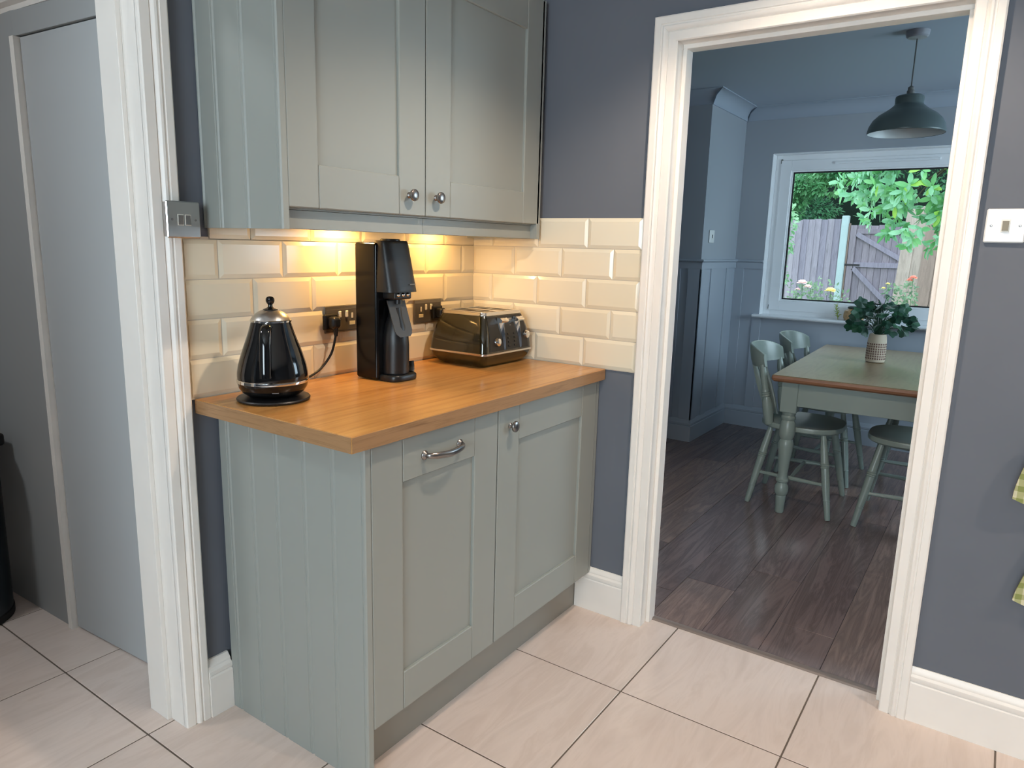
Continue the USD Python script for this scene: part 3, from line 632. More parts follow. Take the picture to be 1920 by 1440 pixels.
WNY0, WNY1, WNZ0, WNZ1 = -1.80, -.198, .862, 2.014
obj('wall_dining_window', cat(box(DXF, 3.52, DYR-.1, WNY0, 0, DCZ), box(DXF, 3.52, WNY1, .235, 0, DCZ), box(DXF, 3.52, WNY0, WNY1, 0, WNZ0-.02), box(DXF, 3.52, WNY0, WNY1, WNZ1, DCZ)), M_dwall, kind='structure', label='pale grey dining wall holding the garden window')
obj('wall_dining_pier', cat(box(PX_, DXF-.001, PY_, .235, 0, DCZ), box(PX_, PX_+.25, .235, 1.12, 2.06, DCZ), box(PX_, PX_+.25, 1.12, DYL+.1, 0, DCZ)), M_dwall, kind='structure', label='projecting pier left of the garden window')
obj('wall_dining_left', cat(box(DXN, PX_, DYL, DYL+.1, 0, DCZ), box(0, DXN, WT, DYL, 0, DCZ)), M_dwall, kind='structure')
obj('wall_dining_right', cat(box(DXN, 1.2, DYR-.1, DYR, 0, DCZ), box(2.8, DXF, DYR-.1, DYR, 0, DCZ), box(1.2, 2.8, DYR-.1, DYR, 2.1, DCZ), box(1.2, 2.8, DYR-.1, DYR, 0, 1.1)), M_dwall, kind='structure')
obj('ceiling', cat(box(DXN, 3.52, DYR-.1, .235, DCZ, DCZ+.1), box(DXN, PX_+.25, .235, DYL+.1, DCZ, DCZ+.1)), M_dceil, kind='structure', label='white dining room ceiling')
w2 = thing('unseen_window_2', 'white side window of the dining room, out of view, placed to brighten the room', kind='structure')  # unseen frame around the light that brightens the dining room
obj('window_frame', cat(box(1.2, 1.25, DYR-.08, DYR-.01, 1.1, 2.1), box(2.75, 2.8, DYR-.08, DYR-.01, 1.1, 2.1), box(1.25, 2.75, DYR-.08, DYR-.01, 2.05, 2.1), box(1.25, 2.75, DYR-.08, DYR-.01, 1.1, 1.15)), M_pvc, w2)
pd = thing('door_1', 'white framed glazed garden door beside the pier, out of view, placed for the blue floor sheen', kind='structure')  # unseen glazed opening, placed so skylight gives the planks a blue sheen
obj('door_frame', cat(box(PX_+.05, PX_+.11, .2352, .30, 0, 2.06), box(PX_+.05, PX_+.11, 1.055, 1.1198, 0, 2.06), box(PX_+.05, PX_+.11, .30, 1.055, 1.99, 2.06), box(PX_+.05, PX_+.11, .30, 1.055, 0.0005, .10)), M_pvc, pd)
obj('pane', box(PX_+.078, PX_+.082, .30, 1.055, .10, 1.99), M_pane, pd)
# cornice, dado and skirting follow the pier: near face, its side, then the window wall
COV = [(0, 0)]+[(.085-.085*math.cos(a), .085*math.sin(a)) for a in np.linspace(.12, PI/2, 9)]+[(.093, .085), (0, .085)]
COV = [(0, 0), (.006, 0), (.006, .006)]+[(.006+.08*(1-math.cos(a)), .006+.073*math.sin(a)) for a in np.linspace(.05, PI/2, 10)]+[(.092, .079), (.092, .085), (0, .085)]
def wrap(name, prof, m, z, labels, ends=(DYL, DYR), lead=3):
    fs = [(lambda d, h: (PX_-d, ends[0], z+h), lambda d, h: (PX_-d, PY_-d, z+h)),
          (lambda d, h: (PX_-d, PY_-d, z+h), lambda d, h: (DXF-d, PY_-d, z+h)),
          (lambda d, h: (DXF-d, PY_-d, z+h), lambda d, h: (DXF-d, ends[1], z+h))]
    return [obj(name, mapped(prof, *f), m, kind='structure', label=l) for f, l in zip(fs[:lead], labels)]
PWH = ['on the near face of the pier', 'on the side of the pier', 'along the window wall']
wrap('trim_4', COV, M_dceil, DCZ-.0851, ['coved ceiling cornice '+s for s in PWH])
SKD = [(0, 0), (.018, 0), (.018, .108), (.014, .113), (.017, .118), (.017, .130), (.012, .138), (.010, .150), (.005, .157), (0, .157)]
wrap('baseboard_dining', SKD, M_dpanel, 0.0, ['moulded grey skirting '+s for s in PWH], ends=(.235, DYR))
DAD = [(0, 0), (.012, 0), (.012, .042), (.020, .047), (.028, .052), (.028, .060), (.022, .064), (0, .064)]
wrap('trim_5', DAD, M_dpanel, 1.200, ['grey dado rail '+s for s in PWH], ends=(.235, WNY1+.001))
wp = thing('trim_6', 'grey painted boards and battens below the dado rail', kind='structure')
B_ = .011
def batten_x(y0, y1, x): obj('batten', box(x-B_, x, y0, y1, .156, 1.2005, .0012), M_dpanel, wp)
def batten_y(x0, x1, y): obj('batten', box(x0, x1, y-B_, y, .156, 1.2005, .0012), M_dpanel, wp)
for a, b in ((PY_-B_, .094), (.148, .23)): batten_x(a, b, PX_)
for a, b in ((PX_-B_, 2.59), (2.70, 2.79), (3.03, 3.12)): batten_y(a, b, PY_)
for a, b in ((-.06, PY_), (-.215, -.150)): obj('batten', box(DXF-B_, DXF, a, b, .156, 1.2005 if a > -.1 else .845, .0012), M_dpanel, wp)
obj('board', box(PX_-.003, PX_, PY_-.003, .235, .15, 1.21), M_dpanel, wp); obj('board', box(PX_-.003, DXF, PY_-.003, PY_, .15, 1.21), M_dpanel, wp)
obj('board', cat(box(DXF-.003, DXF, WNY1, PY_, .15, 1.21), box(DXF-.003, DXF, DYR, WNY1, .15, .842)), M_dpanel, wp)

# window
wn = thing('window_1', 'white framed garden window of the dining room', kind='structure')
FX_ = 3.335
def ring(x0, x1, y0, y1, z0, z1, w, c=.002): return cat(box(x0, x1, y0, y0+w, z0, z1, c), box(x0, x1, y1-w, y1, z0, z1, c), box(x0, x1, y0+w, y1-w, z0, z0+w, c), box(x0, x1, y0+w, y1-w, z1-w, z1, c))
obj('window_frame', ring(FX_, FX_+.065, WNY0, WNY1, WNZ0, WNZ1, .046), M_pvc, wn)
sa = obj('sash', ring(FX_-.012, FX_+.05, WNY0+.04, WNY1-.04, WNZ0+.036, WNZ1-.038, .072), M_pvc, wn)
obj('glazing_bead', ring(FX_+.002, FX_+.03, WNY0+.108, WNY1-.108, WNZ0+.104, WNZ1-.106, .014, .001), M_pvc, sa)
obj('gasket', ring(FX_+.020, FX_+.032, WNY0+.118, WNY1-.118, WNZ0+.114, WNZ1-.116, .013, 0), M_gasket, sa)
obj('pane', box(FX_+.024, FX_+.028, WNY0+.12, WNY1-.12, WNZ0+.116, WNZ1-.118), M_pane, wn)
obj('trickle_vent', box(FX_-.024, FX_-.011, -1.24, -.60, 1.938, 1.956, .003), M_pvc, wn)
for z in (.905, 1.955): obj('hinge', box(FX_-.008, FX_+.001, WNY1-.046, WNY1-.034, z, z+.03, .001), M_grey, wn)
obj('window_sill', mapped([(3.185, .004), (3.180, .010), (3.180, .018), (3.185, .023), (FX_+.001, .023), (FX_+.001, 0), (3.19, 0)], lambda x, z: (x, -1.84, .843+z), lambda x, z: (x, -.160, .843+z)), M_pvc, wn)
obj('reveal', cat(box(DXF-.001, FX_, WNY1-.0005, WNY1+.003, WNZ0, WNZ1), box(DXF-.001, FX_, WNY0-.003, WNY0+.0005, WNZ0, WNZ1), box(DXF-.001, FX_, WNY0, WNY1, WNZ1-.0005, WNZ1+.003)), M_pvc, wn)
SILL = .8662

# ------------------------------------------------------------------ dining table
tb = thing('dining_table', 'farmhouse dining table with pine top and sage turned legs', 'table', (2.163, -1.201, 0), math.radians(1.8))
TL, TW, TH = 1.5, .86, .727
obj('tabletop', loft([rrect(TL/2-.012, TW/2-.012, TH-.034, .006), rrect(TL/2-.003, TW/2-.003, TH-.026, .008), rrect(TL/2, TW/2, TH-.016, .008), rrect(TL/2-.003, TW/2-.003, TH-.0035, .008)]), M_tableedge, tb)
obj('top_board', loft([rrect(TL/2-.003, TW/2-.003, TH-.0036, .008), rrect(TL/2-.007, TW/2-.007, TH, .006)]), M_tabletop, tb)
LX, LY = TL/2-.084, TW/2-.085
obj('apron', box(-LX, LX, LY+.010, LY+.030, .572, TH-.034, .001), M_sage, tb); obj('apron', box(-LX, LX, -LY-.030, -LY-.010, .572, TH-.034, .001), M_sage, tb)
obj('apron', box(-LX-.030, -LX-.010, -LY, LY, .572, TH-.034, .001), M_sage, tb); obj('apron', box(LX+.010, LX+.030, -LY, LY, .572, TH-.034, .001), M_sage, tb)
LEG = [(.018, 0), (.0215, .006), (.0235, .055), (.0265, .088), (.024, .094), (.031, .103), (.0345, .122), (.033, .142), (.025, .157), (.023, .163), (.031, .170), (.0315, .180), (.025, .187), (.0225, .20), (.025, .235), (.031, .300), (.0365, .352), (.0365, .372), (.031, .388), (.0285, .393), (.034, .402), (.0385, .425), (.0385, .450), (.035, .478), (.0285, .492), (.034, .500), (.035, .510), (.030, .518), (.034, .528), (.036, .540)]
for sx in (-1, 1):
    for sy_ in (-1, 1):
        obj('leg', cat(place(lathe(LEG, 28), t=(sx*LX, sy_*LY, 0)), box(sx*LX-.040, sx*LX+.040, sy_*LY-.040, sy_*LY+.040, .536, TH-.034, .003)), M_sage, tb)

# ------------------------------------------------------------------ dining chairs (local +y is the front)
def make_chair(label, loc, rz):
    t = thing('dining_chair', label, 'chair', loc, rz, 'sage dining chairs around the table')
    n = 44; a = np.linspace(0, 2*PI, n, endpoint=False)
    def seat_ring(s, z):
        X = .206*s*np.sign(np.cos(a))*np.abs(np.cos(a))**.72; Y = .205*s*np.sign(np.sin(a))*np.abs(np.sin(a))**.78
        X = X*np.where(Y < 0, 1-.10*(-Y/.205), 1); return np.stack([X, Y, np.full(n, z)], 1)
    obj('seat', loft([seat_ring(.955, .418), seat_ring(.995, .425), seat_ring(1.0, .440), seat_ring(.985, .448), seat_ring(.90, .447), seat_ring(.5, .438)]), M_sage, t)
    LP_ = [(0, .0125), (.03, .014), (.22, .0165), (.225, .018), (.235, .0165), (.42, .0195), (.60, .020), (.605, .0225), (.615, .0195), (.63, .0225), (.64, .0195), (.655, .0225), (.665, .020), (.85, .017), (1, .0125)]
    ft, tp_ = [(.232, .200), (-.232, .200), (.188, -.212), (-.188, -.212)], [(.150, .125), (-.150, .125), (.128, -.135), (-.128, -.135)]
    F3, T3 = [np.array([*p, 0.0006]) for p in ft], [np.array([*p, .424]) for p in tp_]
    for p, q in zip(F3, T3): obj('leg', spindle(p, q, LP_, 14), M_sage, t)
    L = lambda i, s: F3[i]+(T3[i]-F3[i])*s
    ST = [(0, .008), (.3, .0105), (.5, .0125), (.7, .0105), (1, .008)]
    for i, j, s in ((0, 2, .40), (1, 3, .40)):
        for ds in (-.06, .06) if False else (0,): obj('stretcher', spindle(L(i, s), L(j, s), ST, 10), M_sage, t)
    obj('stretcher', spindle((L(0, .40)+L(2, .40))/2, (L(1, .40)+L(3, .40))/2, ST, 10), M_sage, t)
    # back: crest rail bent to an arc, two flat turned posts, three slender slats
    def crest(u): th = u*1.28; return np.array([.208*math.sin(th), -.130-.150*math.cos(th), 0])
    R = []
    for u in np.linspace(-1, 1, 27):
        c = crest(u); th = u*1.28; nrm = np.array([math.sin(th)*.150, -math.cos(th)*.208, 0]); nrm /= np.linalg.norm(nrm); e = 1-abs(u)**4
        h0, h1 = .728+.012*(1-e), .838-.034*(1-e)+.006*(1-u*u); tk = .0105
        lean = np.array([0, -.20, 0])
        sec = []
        for q, (dn, fz) in enumerate([(-1, 0), (-1, .25), (-1, .75), (-.6, .97), (0, 1), (.6, .97), (1, .75), (1, .25), (.5, .02), (-.5, .02)]):
            z = h0+(h1-h0)*fz; sec.append(c+nrm*tk*dn+lean*(z-.735)+[0, 0, z])
        R.append(np.array(sec))
    obj('crest_rail', loft(R), M_sage, t)
    PO = [(0, .020), (.04, .024), (.20, .027), (.38, .0245), (.46, .017), (.475, .022), (.50, .0175), (.515, .022), (.535, .0175), (.55, .021), (.60, .0165), (.82, .0185), (1, .0125)]
    for s in (-1, 1):
        p0, p1 = np.array([s*.160, -.140, .438]), np.array([s*.192, -.196, .752])
        m = spindle(p0, p1, PO, 14); obj('back_post', m, M_sage, t)
    for s in (-1, 0, 1):
        p0, p1 = np.array([s*.072, -.170+.012*abs(s), .440]), np.array([s*.090, -.277+.012*abs(s), .742])
        obj('slat', tube([p0, p0*.6+p1*.4, p0*.35+p1*.65, p1], [.0075, .012, .012, .007], 10, (.5, 1.5)), M_sage, t)
    return t
ch = make_chair('sage dining chair at the left of the table, nearest the doorway', (1.738, -.900, 0), PI+.03)
dup(ch, (2.365, -.890, 0), PI-.02, 'sage dining chair at the left of the table, far one by the window')
dup(ch, (1.755, -1.420, 0), .02, 'sage dining chair at the right of the table, nearest one cut off by the frame')
dup(ch, (2.420, -1.385, 0), -.03, 'sage dining chair at the right of the table, mostly hidden behind the near one')

# ------------------------------------------------------------------ pendant lamp
pe = thing('pendant_lamp', 'dark green domed pendant lamp hanging from the dining room ceiling', 'lamp', (1.73, -1.215, 0))
obj('ceiling_rose', lathe([(.050, DCZ-.0006), (.050, DCZ-.008), (.047, DCZ-.024), (.040, DCZ-.030), (.012, DCZ-.034)][::-1], 40), mat('grey_rose_plastic', col((150, 150, 156)), 0.5), pe)
obj('flex', tube([(0, 0, DCZ-.03), (0, 0, 2.2), (0, 0, 2.085)], .0032, 8), M_grey, pe)
obj('lamp_holder', lathe([(.014, 2.045), (.0165, 2.048), (.0165, 2.075), (.0135, 2.078), (.0135, 2.090), (.006, 2.096)], 24), M_grey, pe)
SO = [(.164, 1.885), (.166, 1.888), (.1665, 1.892), (.160, 1.920), (.147, 1.945), (.124, 1.968), (.098, 1.984), (.078, 1.998), (.063, 2.012), (.060, 2.018), (.061, 2.040), (.059, 2.050), (.050, 2.055), (.016, 2.056)]
sh = obj('shade', lathe(SO+[(.014, 2.0535), (.048, 2.0525), (.057, 2.047), (.0585, 2.016), (.075, 1.9955), (.096, 1.981), (.122, 1.965), (.145, 1.9425), (.158, 1.918), (.1645, 1.890), (.164, 1.885)], 64, caps=False), M_pend, pe)
obj('lining', lathe([(.0475, 2.052), (.0565, 2.0465), (.058, 2.0155), (.0745, 1.995), (.0955, 1.9805), (.1215, 1.9645), (.1445, 1.942), (.1575, 1.9175), (.1635, 1.8865)], 64, caps=False), M_pendin, sh)
obj('bulb', lathe([(.004, 1.925), (.018, 1.928), (.028, 1.942), (.030, 1.960), (.025, 1.980), (.0145, 2.005), (.013, 2.046)], 28), M_bulb, pe)

# ------------------------------------------------------------------ vase with plant, sill objects
VX, VY = 2.25, -1.138
va = thing('vase', 'cream pottery vase with brown printed band on the dining table', 'vase', (VX, VY, TH))
UsdGeom.Xformable(va).AddScaleOp().Set(Gf.Vec3f(.88, .88, 1.0))
obj('body', lathe([(.046, .0006), (.054, .004), (.057, .012), (.0575, .06), (.0555, .12), (.0515, .150), (.0475, .160), (.0445, .160), (.046, .150), (.050, .11), (.050, .03)], 48), M_vase, va)
pr = []
rv = random.Random(3)
for k in range(26):
    a = 2*PI*k/26
    for j in range(7):
        z = .024+.0135*j; r = .0576 if z < .06 else .0576-.0022*(z-.06)/.06
        b = box(-.0045, .0045, -.0006, .0008, -.0048, .0048, .0012)
        pr.append(place(place(b, t=(0, -r, z)), rz=a+(.0 if j % 2 else PI/26)*0))
obj('printed_band', cat(*pr), M_vasep, va)
pt = thing('houseplant', 'dark green leafy houseplant standing in the cream vase', 'plant', (VX, VY, TH+.158))
def lobed(L, rnd, cup=.25):
    n = 15; P = [(0, 0, 0)]
    for k in range(n):
        a = -2.55+5.1*k/(n-1); lob = 1-.30*(0.5+0.5*math.cos(a*4.9+PI)); r = L*.62*lob*(1-.10*abs(a)/2.5)
        x, y = r*math.sin(a), L*.42+r*math.cos(a); P.append((x, y, -cup*(x*x+(y-L*.4)**2)/L+.06*L*math.sin(a*3)))
    P.append((0, L*.42, 0))
    P = np.array(P); F = [(len(P)-1, k+1, k) for k in range(1, n)]+[(len(P)-1, 1, 0), (len(P)-1, 0, n)]
    lo = P-[0, 0, .0012]; m = len(P)
    return trimesh.Trimesh(np.vstack([P, lo]), F+[(a+m, c+m, b+m) for a, b, c in F], process=False)
def orient(m, pos, d, up=(0, 0, 1), roll=0.0):
    d = np.array(d, float); d /= np.linalg.norm(d); n = np.array(up, float); n = n-d*(n@d)
    if np.linalg.norm(n) < .05: n = np.array([1.0, 0, 0])-d*d[0]
    n /= np.linalg.norm(n); x = np.cross(d, n); n, x = n*math.cos(roll)+x*math.sin(roll), x*math.cos(roll)-n*math.sin(roll)
    T = np.eye(4); T[:3, 0], T[:3, 1], T[:3, 2], T[:3, 3] = x, d, n, pos; m = m.copy(); m.apply_transform(T); return m
rl = random.Random(21); tocam = np.array([-.84, -.22, .25])
stems = []
for k in range(48):
    zf = -.45+1.45*(k+.5)/48; a = k*2.39996+.4; el = math.asin(zf)
    rad_ = .70+.34*rl.random(); p = np.array([.122*rad_*math.cos(a)*math.cos(el), .122*rad_*math.sin(a)*math.cos(el)*1.1, .078+.120*rad_*zf])
    if k % 13 == 0: p[2] += .05
    d = np.array([math.cos(a), math.sin(a), rl.uniform(-.8, .15)])
    stems.append(tube(curve([(0.01*math.cos(a), .01*math.sin(a), -.01), (p[0]*.4, p[1]*.4, max(p[2]*.8, .03)), p], 6), .0016, 5))
    obj('leaf', orient(lobed(rl.uniform(.052, .070), rl), p, d, up=tocam*.9+np.array([rl.uniform(-1.1, .7), rl.uniform(-1.1, 1.1), rl.uniform(-.2, 1.1)])), M_leafd if k % 3 else M_leafd2, pt, smooth=False)
obj('stem', cat(*stems), M_leafd, pt, kind='stuff')
jr = thing('jar', 'squat tan pottery jar with dark rim on the window sill', 'jar', (3.262, -.842, SILL))
obj('body', lathe([(.050, .0006), (.060, .004), (.067, .02), (.067, .048), (.060, .068), (.044, .078), (.040, .084)], 40), M_jar, jr)
obj('rim', lathe([(.041, .0838), (.044, .087), (.044, .095), (.040, .098), (.036, .098), (.036, .09)], 40), M_jarrim, jr)
sg = thing('sprig', 'small yellow-green sprig beside the tan jar on the sill', 'plant', (3.262, -.742, SILL))
obj('stem', tube(curve([(0, 0, .0006), (.004, .01, .05), (0, .022, .105)], 10), .0022, 6), M_sprig, sg)
for k in range(16):
    z = .012+.006*k; a = k*2.4; L = .034-.0008*k
    lf = trimesh.Trimesh([(0, 0, 0), (.007, L*.5, .003), (0, L, 0), (-.007, L*.5, .003), (0, L*.5, .0055)], [(0, 1, 4), (1, 2, 4), (2, 3, 4), (3, 0, 4), (0, 3, 2), (0, 2, 1)], process=False)
    obj('leaf', orient(lf, (0, .022*z/.1, z), (math.cos(a), math.sin(a), .6)), M_sprig, sg, smooth=False)

# ------------------------------------------------------------------ garden
GZ = -.12
tag(obj('lawn', box(2.77, 45, -25, 25, GZ-.1, GZ), M_soil), 'mown garden lawn below the window', 'lawn')
FXG = 11.0
rf = random.Random(11)
fc = thing('garden_fence', 'weathered grey board fence left of the pale post', 'fence')
y = 3.3
while y > .735:
    w = .102; y0 = max(y-w, .735)
    dz = rf.uniform(-.012, .012); dx_ = rf.uniform(-.004, .004)
    obj('board', hull([(FXG+dx_+dd, yy, z) for yy, d0 in ((y, .0), (y0-.006, -.012)) for dd in (d0, .016) for z in (GZ+.02, 1.895+dz)]), rf.choice(M_fence), fc)
    y -= w
for z in (.25, 1.05, 1.7): obj('rail', box(FXG+.017, FXG+.09, .735, 3.3, z, z+.08), M_fence[1], fc)
tag(obj('fence_post', cat(box(FXG-.05, FXG+.07, .618, .728, GZ, 1.955, .012)), M_post), 'pale concrete post between the fence and the gate', 'post')
gt_ = thing('garden_gate', 'weathered ledged gate with diagonal brace and black hinge', 'gate')
GY0, GY1 = -.36, .585
yb = GY1
while yb > GY0+.02:
    y0 = max(yb-.105, GY0); dz = rf.uniform(-.006, .006)
    obj('board', box(FXG+.02, FXG+.042, y0+.001, yb-.001, .02, 1.80+dz, .004), rf.choice(M_gate), gt_); yb -= .105
obj('ledge', box(FXG-.005, FXG+.02, GY0, GY1-.1, 1.115, 1.195, .003), M_fence[1], gt_); obj('ledge', box(FXG-.005, FXG+.02, GY0, GY1-.1, .22, .31, .003), M_gate[0], gt_)
obj('ledge', box(FXG-.005, FXG+.02, GY0, GY1-.1, 1.66, 1.74, .003), M_gate[0], gt_)
obj('hanging_stile', box(FXG-.006, FXG+.02, GY1-.095, GY1, .02, 1.80, .003), M_gate[1], gt_)
def brace(ya, za, yb_, zb, w=.075):
    d = np.array([yb_-ya, zb-za]); d /= np.linalg.norm(d); n = np.array([-d[1], d[0]])*w/2
    obj('brace', hull([(x, p[0], p[1]) for x in (FXG-.006, FXG+.0195) for p in (np.array([ya, za])+n, np.array([ya, za])-n, np.array([yb_, zb])+n, np.array([yb_, zb])-n)]), M_fence[1], gt_)
brace(GY1-.10, 1.10, GY0+.08, .34); brace(GY1-.10, 1.66, GY0+.06, 1.21)
obj('hinge', box(FXG-.0125, FXG-.0062, GY1-.20, GY1+.029, 1.135, 1.165, .002), M_iron, gt_)
tag(obj('gate_post', box(FXG-.006, FXG+.06, .592, .616, GZ, 1.83, .003), M_timber[1]), 'thin brown timber post the gate hangs on', 'post')
tp2 = thing('timber_screen', 'wide bright weathered boards standing right of the gate', 'fence')
yb = -.392
for k in range(9):
    w = (.15, .12, .16, .14, .15, .13, .16, .15, .15)[k]; lean = .05
    obj('board', hull([(9.5+dd+.012*(k % 2), yy+(1.9-z)*(.045-.01*k), z) for yy in (yb+.004, yb-w-.004) for dd in (0, .022) for z in (GZ+.02, 2.0+rf.uniform(-.03, .03))]), M_timber[0] if k in (0, 1, 4) else rf.choice(M_timber), tp2); yb -= w

# foliage helpers
def leaf_mesh(L, W, fold=.18, droop=.12):
    P = [(0, 0, 0)]; ts_ = (.18, .42, .68, .88)
    for t in ts_:
        w = W/2*math.sin(PI*min(1, t*.93+.04))**.8; z = -droop*L*t*t
        P += [(-w, L*t, z+fold*w), (0, L*t, z), (w, L*t, z+fold*w)]
    P.append((0, L, -droop*L)); F = [(0, 2, 1), (0, 3, 2)]
    for i in range(len(ts_)-1):
        a = 1+3*i; b = a+3; F += [(a, a+1, b+1), (a, b+1, b), (a+1, a+2, b+2), (a+1, b+2, b+1)]
    a = 1+3*(len(ts_)-1); e = len(P)-1; F += [(a, a+1, e), (a+1, a+2, e)]
    return np.array(P), np.array(F)
def scatter(P, F, pos, dirs, ups, scl):
    """one mesh of many leaves"""
    d = dirs/np.linalg.norm(dirs, axis=1)[:, None]; n = ups-d*(ups*d).sum(1)[:, None]; n /= np.linalg.norm(n, axis=1)[:, None]+1e-9; x = np.cross(d, n)
    V = pos[:, None]+scl[:, None, None]*(P[None, :, 0, None]*x[:, None]+P[None, :, 1, None]*d[:, None]+P[None, :, 2, None]*n[:, None])
    N, m = len(pos), len(P); return trimesh.Trimesh(V.reshape(-1, 3), (F[None]+np.arange(N)[:, None, None]*m).reshape(-1, 3), process=False)
rg = np.random.default_rng(5)
tr = thing('magnolia_tree', 'broad-leaved pale green tree reaching in from the right of the window', 'tree')
TC, TR_ = np.array([7.0, -1.02, 2.42]), np.array([.95, 1.10, 1.0])
obj('trunk', tube(curve([(7.6, -1.9, GZ+.004), (7.6, -1.9, GZ+.3), (7.55, -1.75, .9), (7.4, -1.4, 1.7), (7.2, -1.1, 2.6), (7.1, -.9, 3.3)], 20), np.linspace(.09, .03, len(curve([(0, 0, k) for k in range(6)], 20))), 10), M_bark, tr)
whorl = []
while len(whorl) < 480:
    u = rg.normal(size=3); u /= np.linalg.norm(u); rad_ = rg.uniform(.55, 1.03)
    if u[0] > .45: continue
    whorl.append((TC+u*TR_*rad_, u, rad_))
br = []
for p, u, r_ in whorl[::16]:
    br.append(tube(curve([TC+np.array([.2, 0, -.1]), (TC+p)/2+[.05, 0, .03], p], 6), [.012, .011, .010, .008, .006, .005, .004][:len(curve([(0, 0, 0), (0, 0, 1), (0, 0, 2)], 6))], 5))
obj('branch', cat(*br), M_bark, tr, kind='stuff')
LPm, LFm = leaf_mesh(.125, .050)
lv_ = []
for p, u, r_ in whorl:
    ax = u*np.array([1, 1, .4])+[0, 0, -.15]+rg.normal(size=3)*.25; ax /= np.linalg.norm(ax)
    e1 = np.cross(ax, [0.1, .2, 1]); e1 /= np.linalg.norm(e1); e2 = np.cross(ax, e1); nl = rg.integers(6, 10)
    for k in range(nl):
        b = 2*PI*k/nl+rg.uniform(-.3, .3); d = ax*rg.uniform(.2, .8)+(e1*math.cos(b)+e2*math.sin(b))*.9+[0, 0, -.25]
        lv_.append((p+rg.normal(size=3)*.015, d, ax+[-.2, 0, .5], rg.uniform(.75, 1.2), rg.integers(0, 10)))
eye = np.array([-2.2, -1.7, 1.32])
def seen(l):
    v = l[0]-eye; yaw_ = math.atan2(v[1], v[0])
    return (.02 < yaw_ < .27) and l[0][2] < 2.55
vis = sorted([l for l in lv_ if seen(l)], key=lambda l: np.linalg.norm(l[0]-eye)-.25*l[3])
big, rest = vis[:300], vis[300:]+[l for l in lv_ if not seen(l)]
for p, d, n, s, c in big:
    m = scatter(LPm, LFm, p[None], np.array([d]), np.array([n]), np.array([s])); obj('leaf', m, M_leaf[(0, 0, 0, 0, 1, 1, 1, 1, 2, 2)[c]], tr, smooth=False)
def leaves_of(ls): return scatter(LPm, LFm, np.array([l[0] for l in ls]), np.array([l[1] for l in ls]), np.array([l[2] for l in ls]), np.array([l[3] for l in ls]))
obj('foliage', leaves_of([l for l in rest if l[4] < 4]), M_leaf[0], tr, smooth=False, kind='stuff')
obj('foliage', leaves_of([l for l in rest if l[4] >= 4]), M_leaf[1], tr, smooth=False, kind='stuff')

def bush_mesh(centers, lm, spread, seed, down=-.3):
    r = np.random.default_rng(seed); P, F = lm; pos, dr_, up = [], [], []
    for c, rad_, k in centers:
        u = r.normal(size=(k, 3)); u /= np.linalg.norm(u, axis=1)[:, None]; rr = r.uniform(.72, 1.04, k)[:, None]
        pos.append(np.array(c)+u*np.array(rad_)*rr); dr_.append(u+r.normal(size=(k, 3))*spread+[0, 0, down]); up.append(np.tile([-.3, 0, 1.0], (k, 1))+r.normal(size=(k, 3))*.4)
    pos, dr_, up = map(np.vstack, (pos, dr_, up))
    return scatter(P, F, pos, dr_, up, r.uniform(.6, 1.25, len(pos)))
def bush(name, label, cat_, centers, n, lm, m, spread, seed, group=None):
    t = thing(name, label, cat_, group=group)
    obj('foliage', bush_mesh(centers, lm, spread, seed), m, t, smooth=False, kind='stuff'); return t
def blob(c, r, seed=0, amp=.18):
    s = trimesh.creation.icosphere(3, 1.0); nz = meshkit.fbm(s.vertices*1.7+seed); nz = np.asarray(nz).reshape(-1)
    s.vertices = s.vertices*(1+amp*nz[:, None])*np.array(r)+np.array(c); return s
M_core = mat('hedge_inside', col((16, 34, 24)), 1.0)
SM = leaf_mesh(.075, .030, .1, .1)
sp_c = []
rh = np.random.default_rng(9)
for k in range(34):
    yk = rh.uniform(-1.6, 2.6); zk = rh.uniform(2.02, 3.6); sp_c.append(((11.6+rh.uniform(-.35, .2), yk, zk), (.35, .42, .22), 360))
hg = bush('conifer_hedge', 'tall dark green hedge overhanging the board fence', 'hedge', sp_c, 0, SM, M_conif, .5, 2)
obj('crown', cat(*[blob((13.6, yk, 2.5), (1.0, 1.2, 2.2), k) if yk < 2.9 else blob((13.6, yk, 1.0), (.9, 1.2, 1.0), k, .08) for k, yk in enumerate(np.arange(-9, 14, 1.1))]), M_core, hg)  # dark cores behind the leaves; unseen far ones kept low to admit skylight
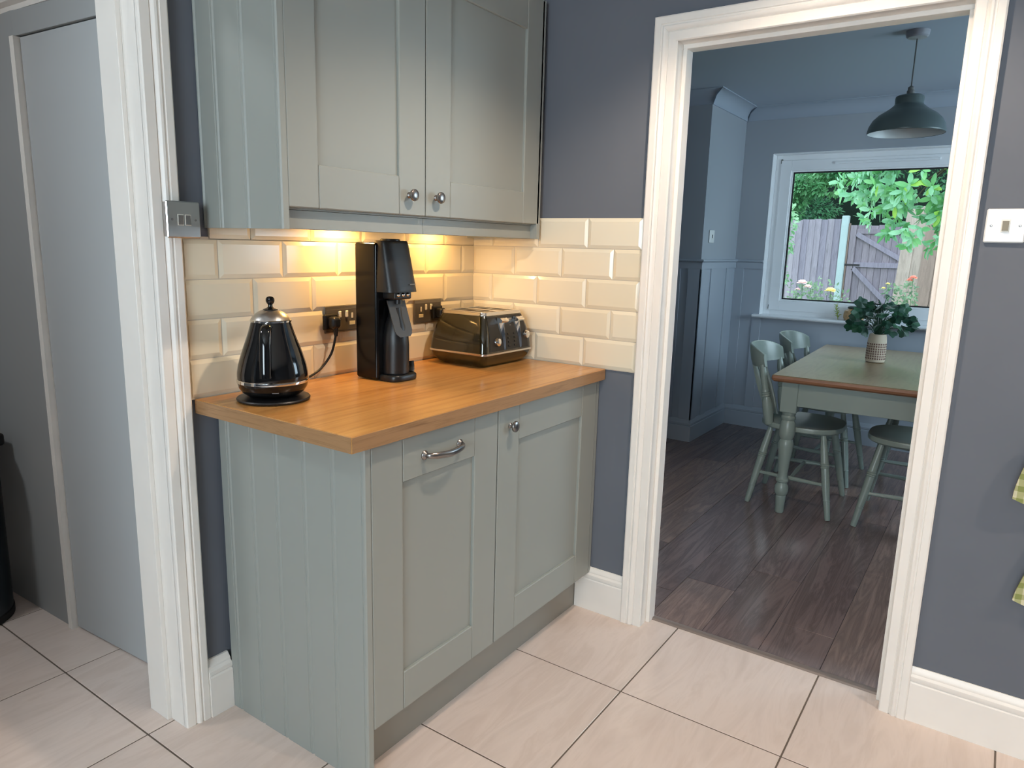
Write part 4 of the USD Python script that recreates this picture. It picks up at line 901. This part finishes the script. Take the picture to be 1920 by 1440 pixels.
# drooping sprays on the left
sp2 = []
for k in range(24):
    t = k/23; sp2.append(((9.8-.4*t, 1.45-1.05*t+rh.uniform(-.12, .12), 2.02+.62*t+rh.uniform(-.16, .22)), (.22, .24, .10), 150))
obj('foliage', bush_mesh(sp2, leaf_mesh(.085, .034, .1, .1), .6, 4), leafmat('spray_leaf', col((60, 118, 74)), col((112, 168, 112)), .3, 2), hg, smooth=False, kind='stuff')
bush('climbing_plant', 'pale climbing plant trailing down the left edge of the window view', 'climber', [((6.6, .52-.03*math.sin(k*1.7), 1.78-.09*k), (.10, .085 if k < 5 else .05, .07), 26 if k < 6 else 14) for k in range(9)], 0, leaf_mesh(.06, .038), M_climb, .8, 6)
# roses
SR = leaf_mesh(.045, .024)
rb = bush('rose_bush', 'rose bush with pale pink and yellow blooms under the window', 'rose bush', [((6.1, .10, .86), (.18, .14, .13), 150), ((6.15, -.02, .55), (.3, .38, .5), 500), ((6.2, .38, .75), (.12, .15, .32), 160)], 0, SR, M_bush, .8, 8)
def bloom(parent, p, r, m, seed):
    rr = np.random.default_rng(seed); P, F = leaf_mesh(1.0, .95, .5, -.15); N = 22
    a = np.arange(N)*2.4; el = np.linspace(1.35, -.35, N); d = np.stack([np.cos(a)*np.cos(el), np.sin(a)*np.cos(el), np.sin(el)], 1)
    up = np.tile([0, 0, 1.0], (N, 1))-d*d[:, 2:3]*1.2
    obj('bloom', scatter(P, F, np.tile(p, (N, 1)).astype(float), d, up, np.linspace(.55, 1.0, N)*r), m, parent, smooth=False)
for p, r, m in (((6.0, .140, 1.005), .062, M_rosep), ((5.98, .075, .965), .05, M_rosep), ((5.98, -.157, .935), .066, M_rosey), ((6.0, .18, .93), .035, M_rosep)): bloom(rb, p, r, m, 1)
obj('stem', cat(*[tube(curve([(6.12, q*.6, GZ), (6.08, q*.9, .5), (6.0, q, z)], 8), .004, 5) for q, z in ((.14, 1.0), (-.157, .94), (.05, .95))]), M_bush, rb)
rb2 = bush('rose_bush', 'slender rose bush with coral blooms before the bright boards', 'rose bush', [((6.05, -.86, .93), (.10, .10, .13), 110), ((6.1, -.84, .5), (.16, .2, .45), 300), ((6.05, -.70, .96), (.07, .06, .08), 40)], 0, SR, M_bush, .8, 12)
for p, r, m in (((6.0, -.912, 1.105), .045, M_rosec), ((6.0, -.880, 1.08), .036, M_rosec), ((6.0, -.69, 1.035), .026, M_rosey), ((6.0, -.655, .99), .024, M_rosey)): bloom(rb2, p, r, m, 2)
obj('stem', cat(*[tube(curve([(6.1, q*.97, GZ), (6.06, q, .5), (6.0, q, z)], 8), .004, 5) for q, z in ((-.91, 1.1), (-.69, 1.03), (-.86, .95))]), M_bush, rb2)
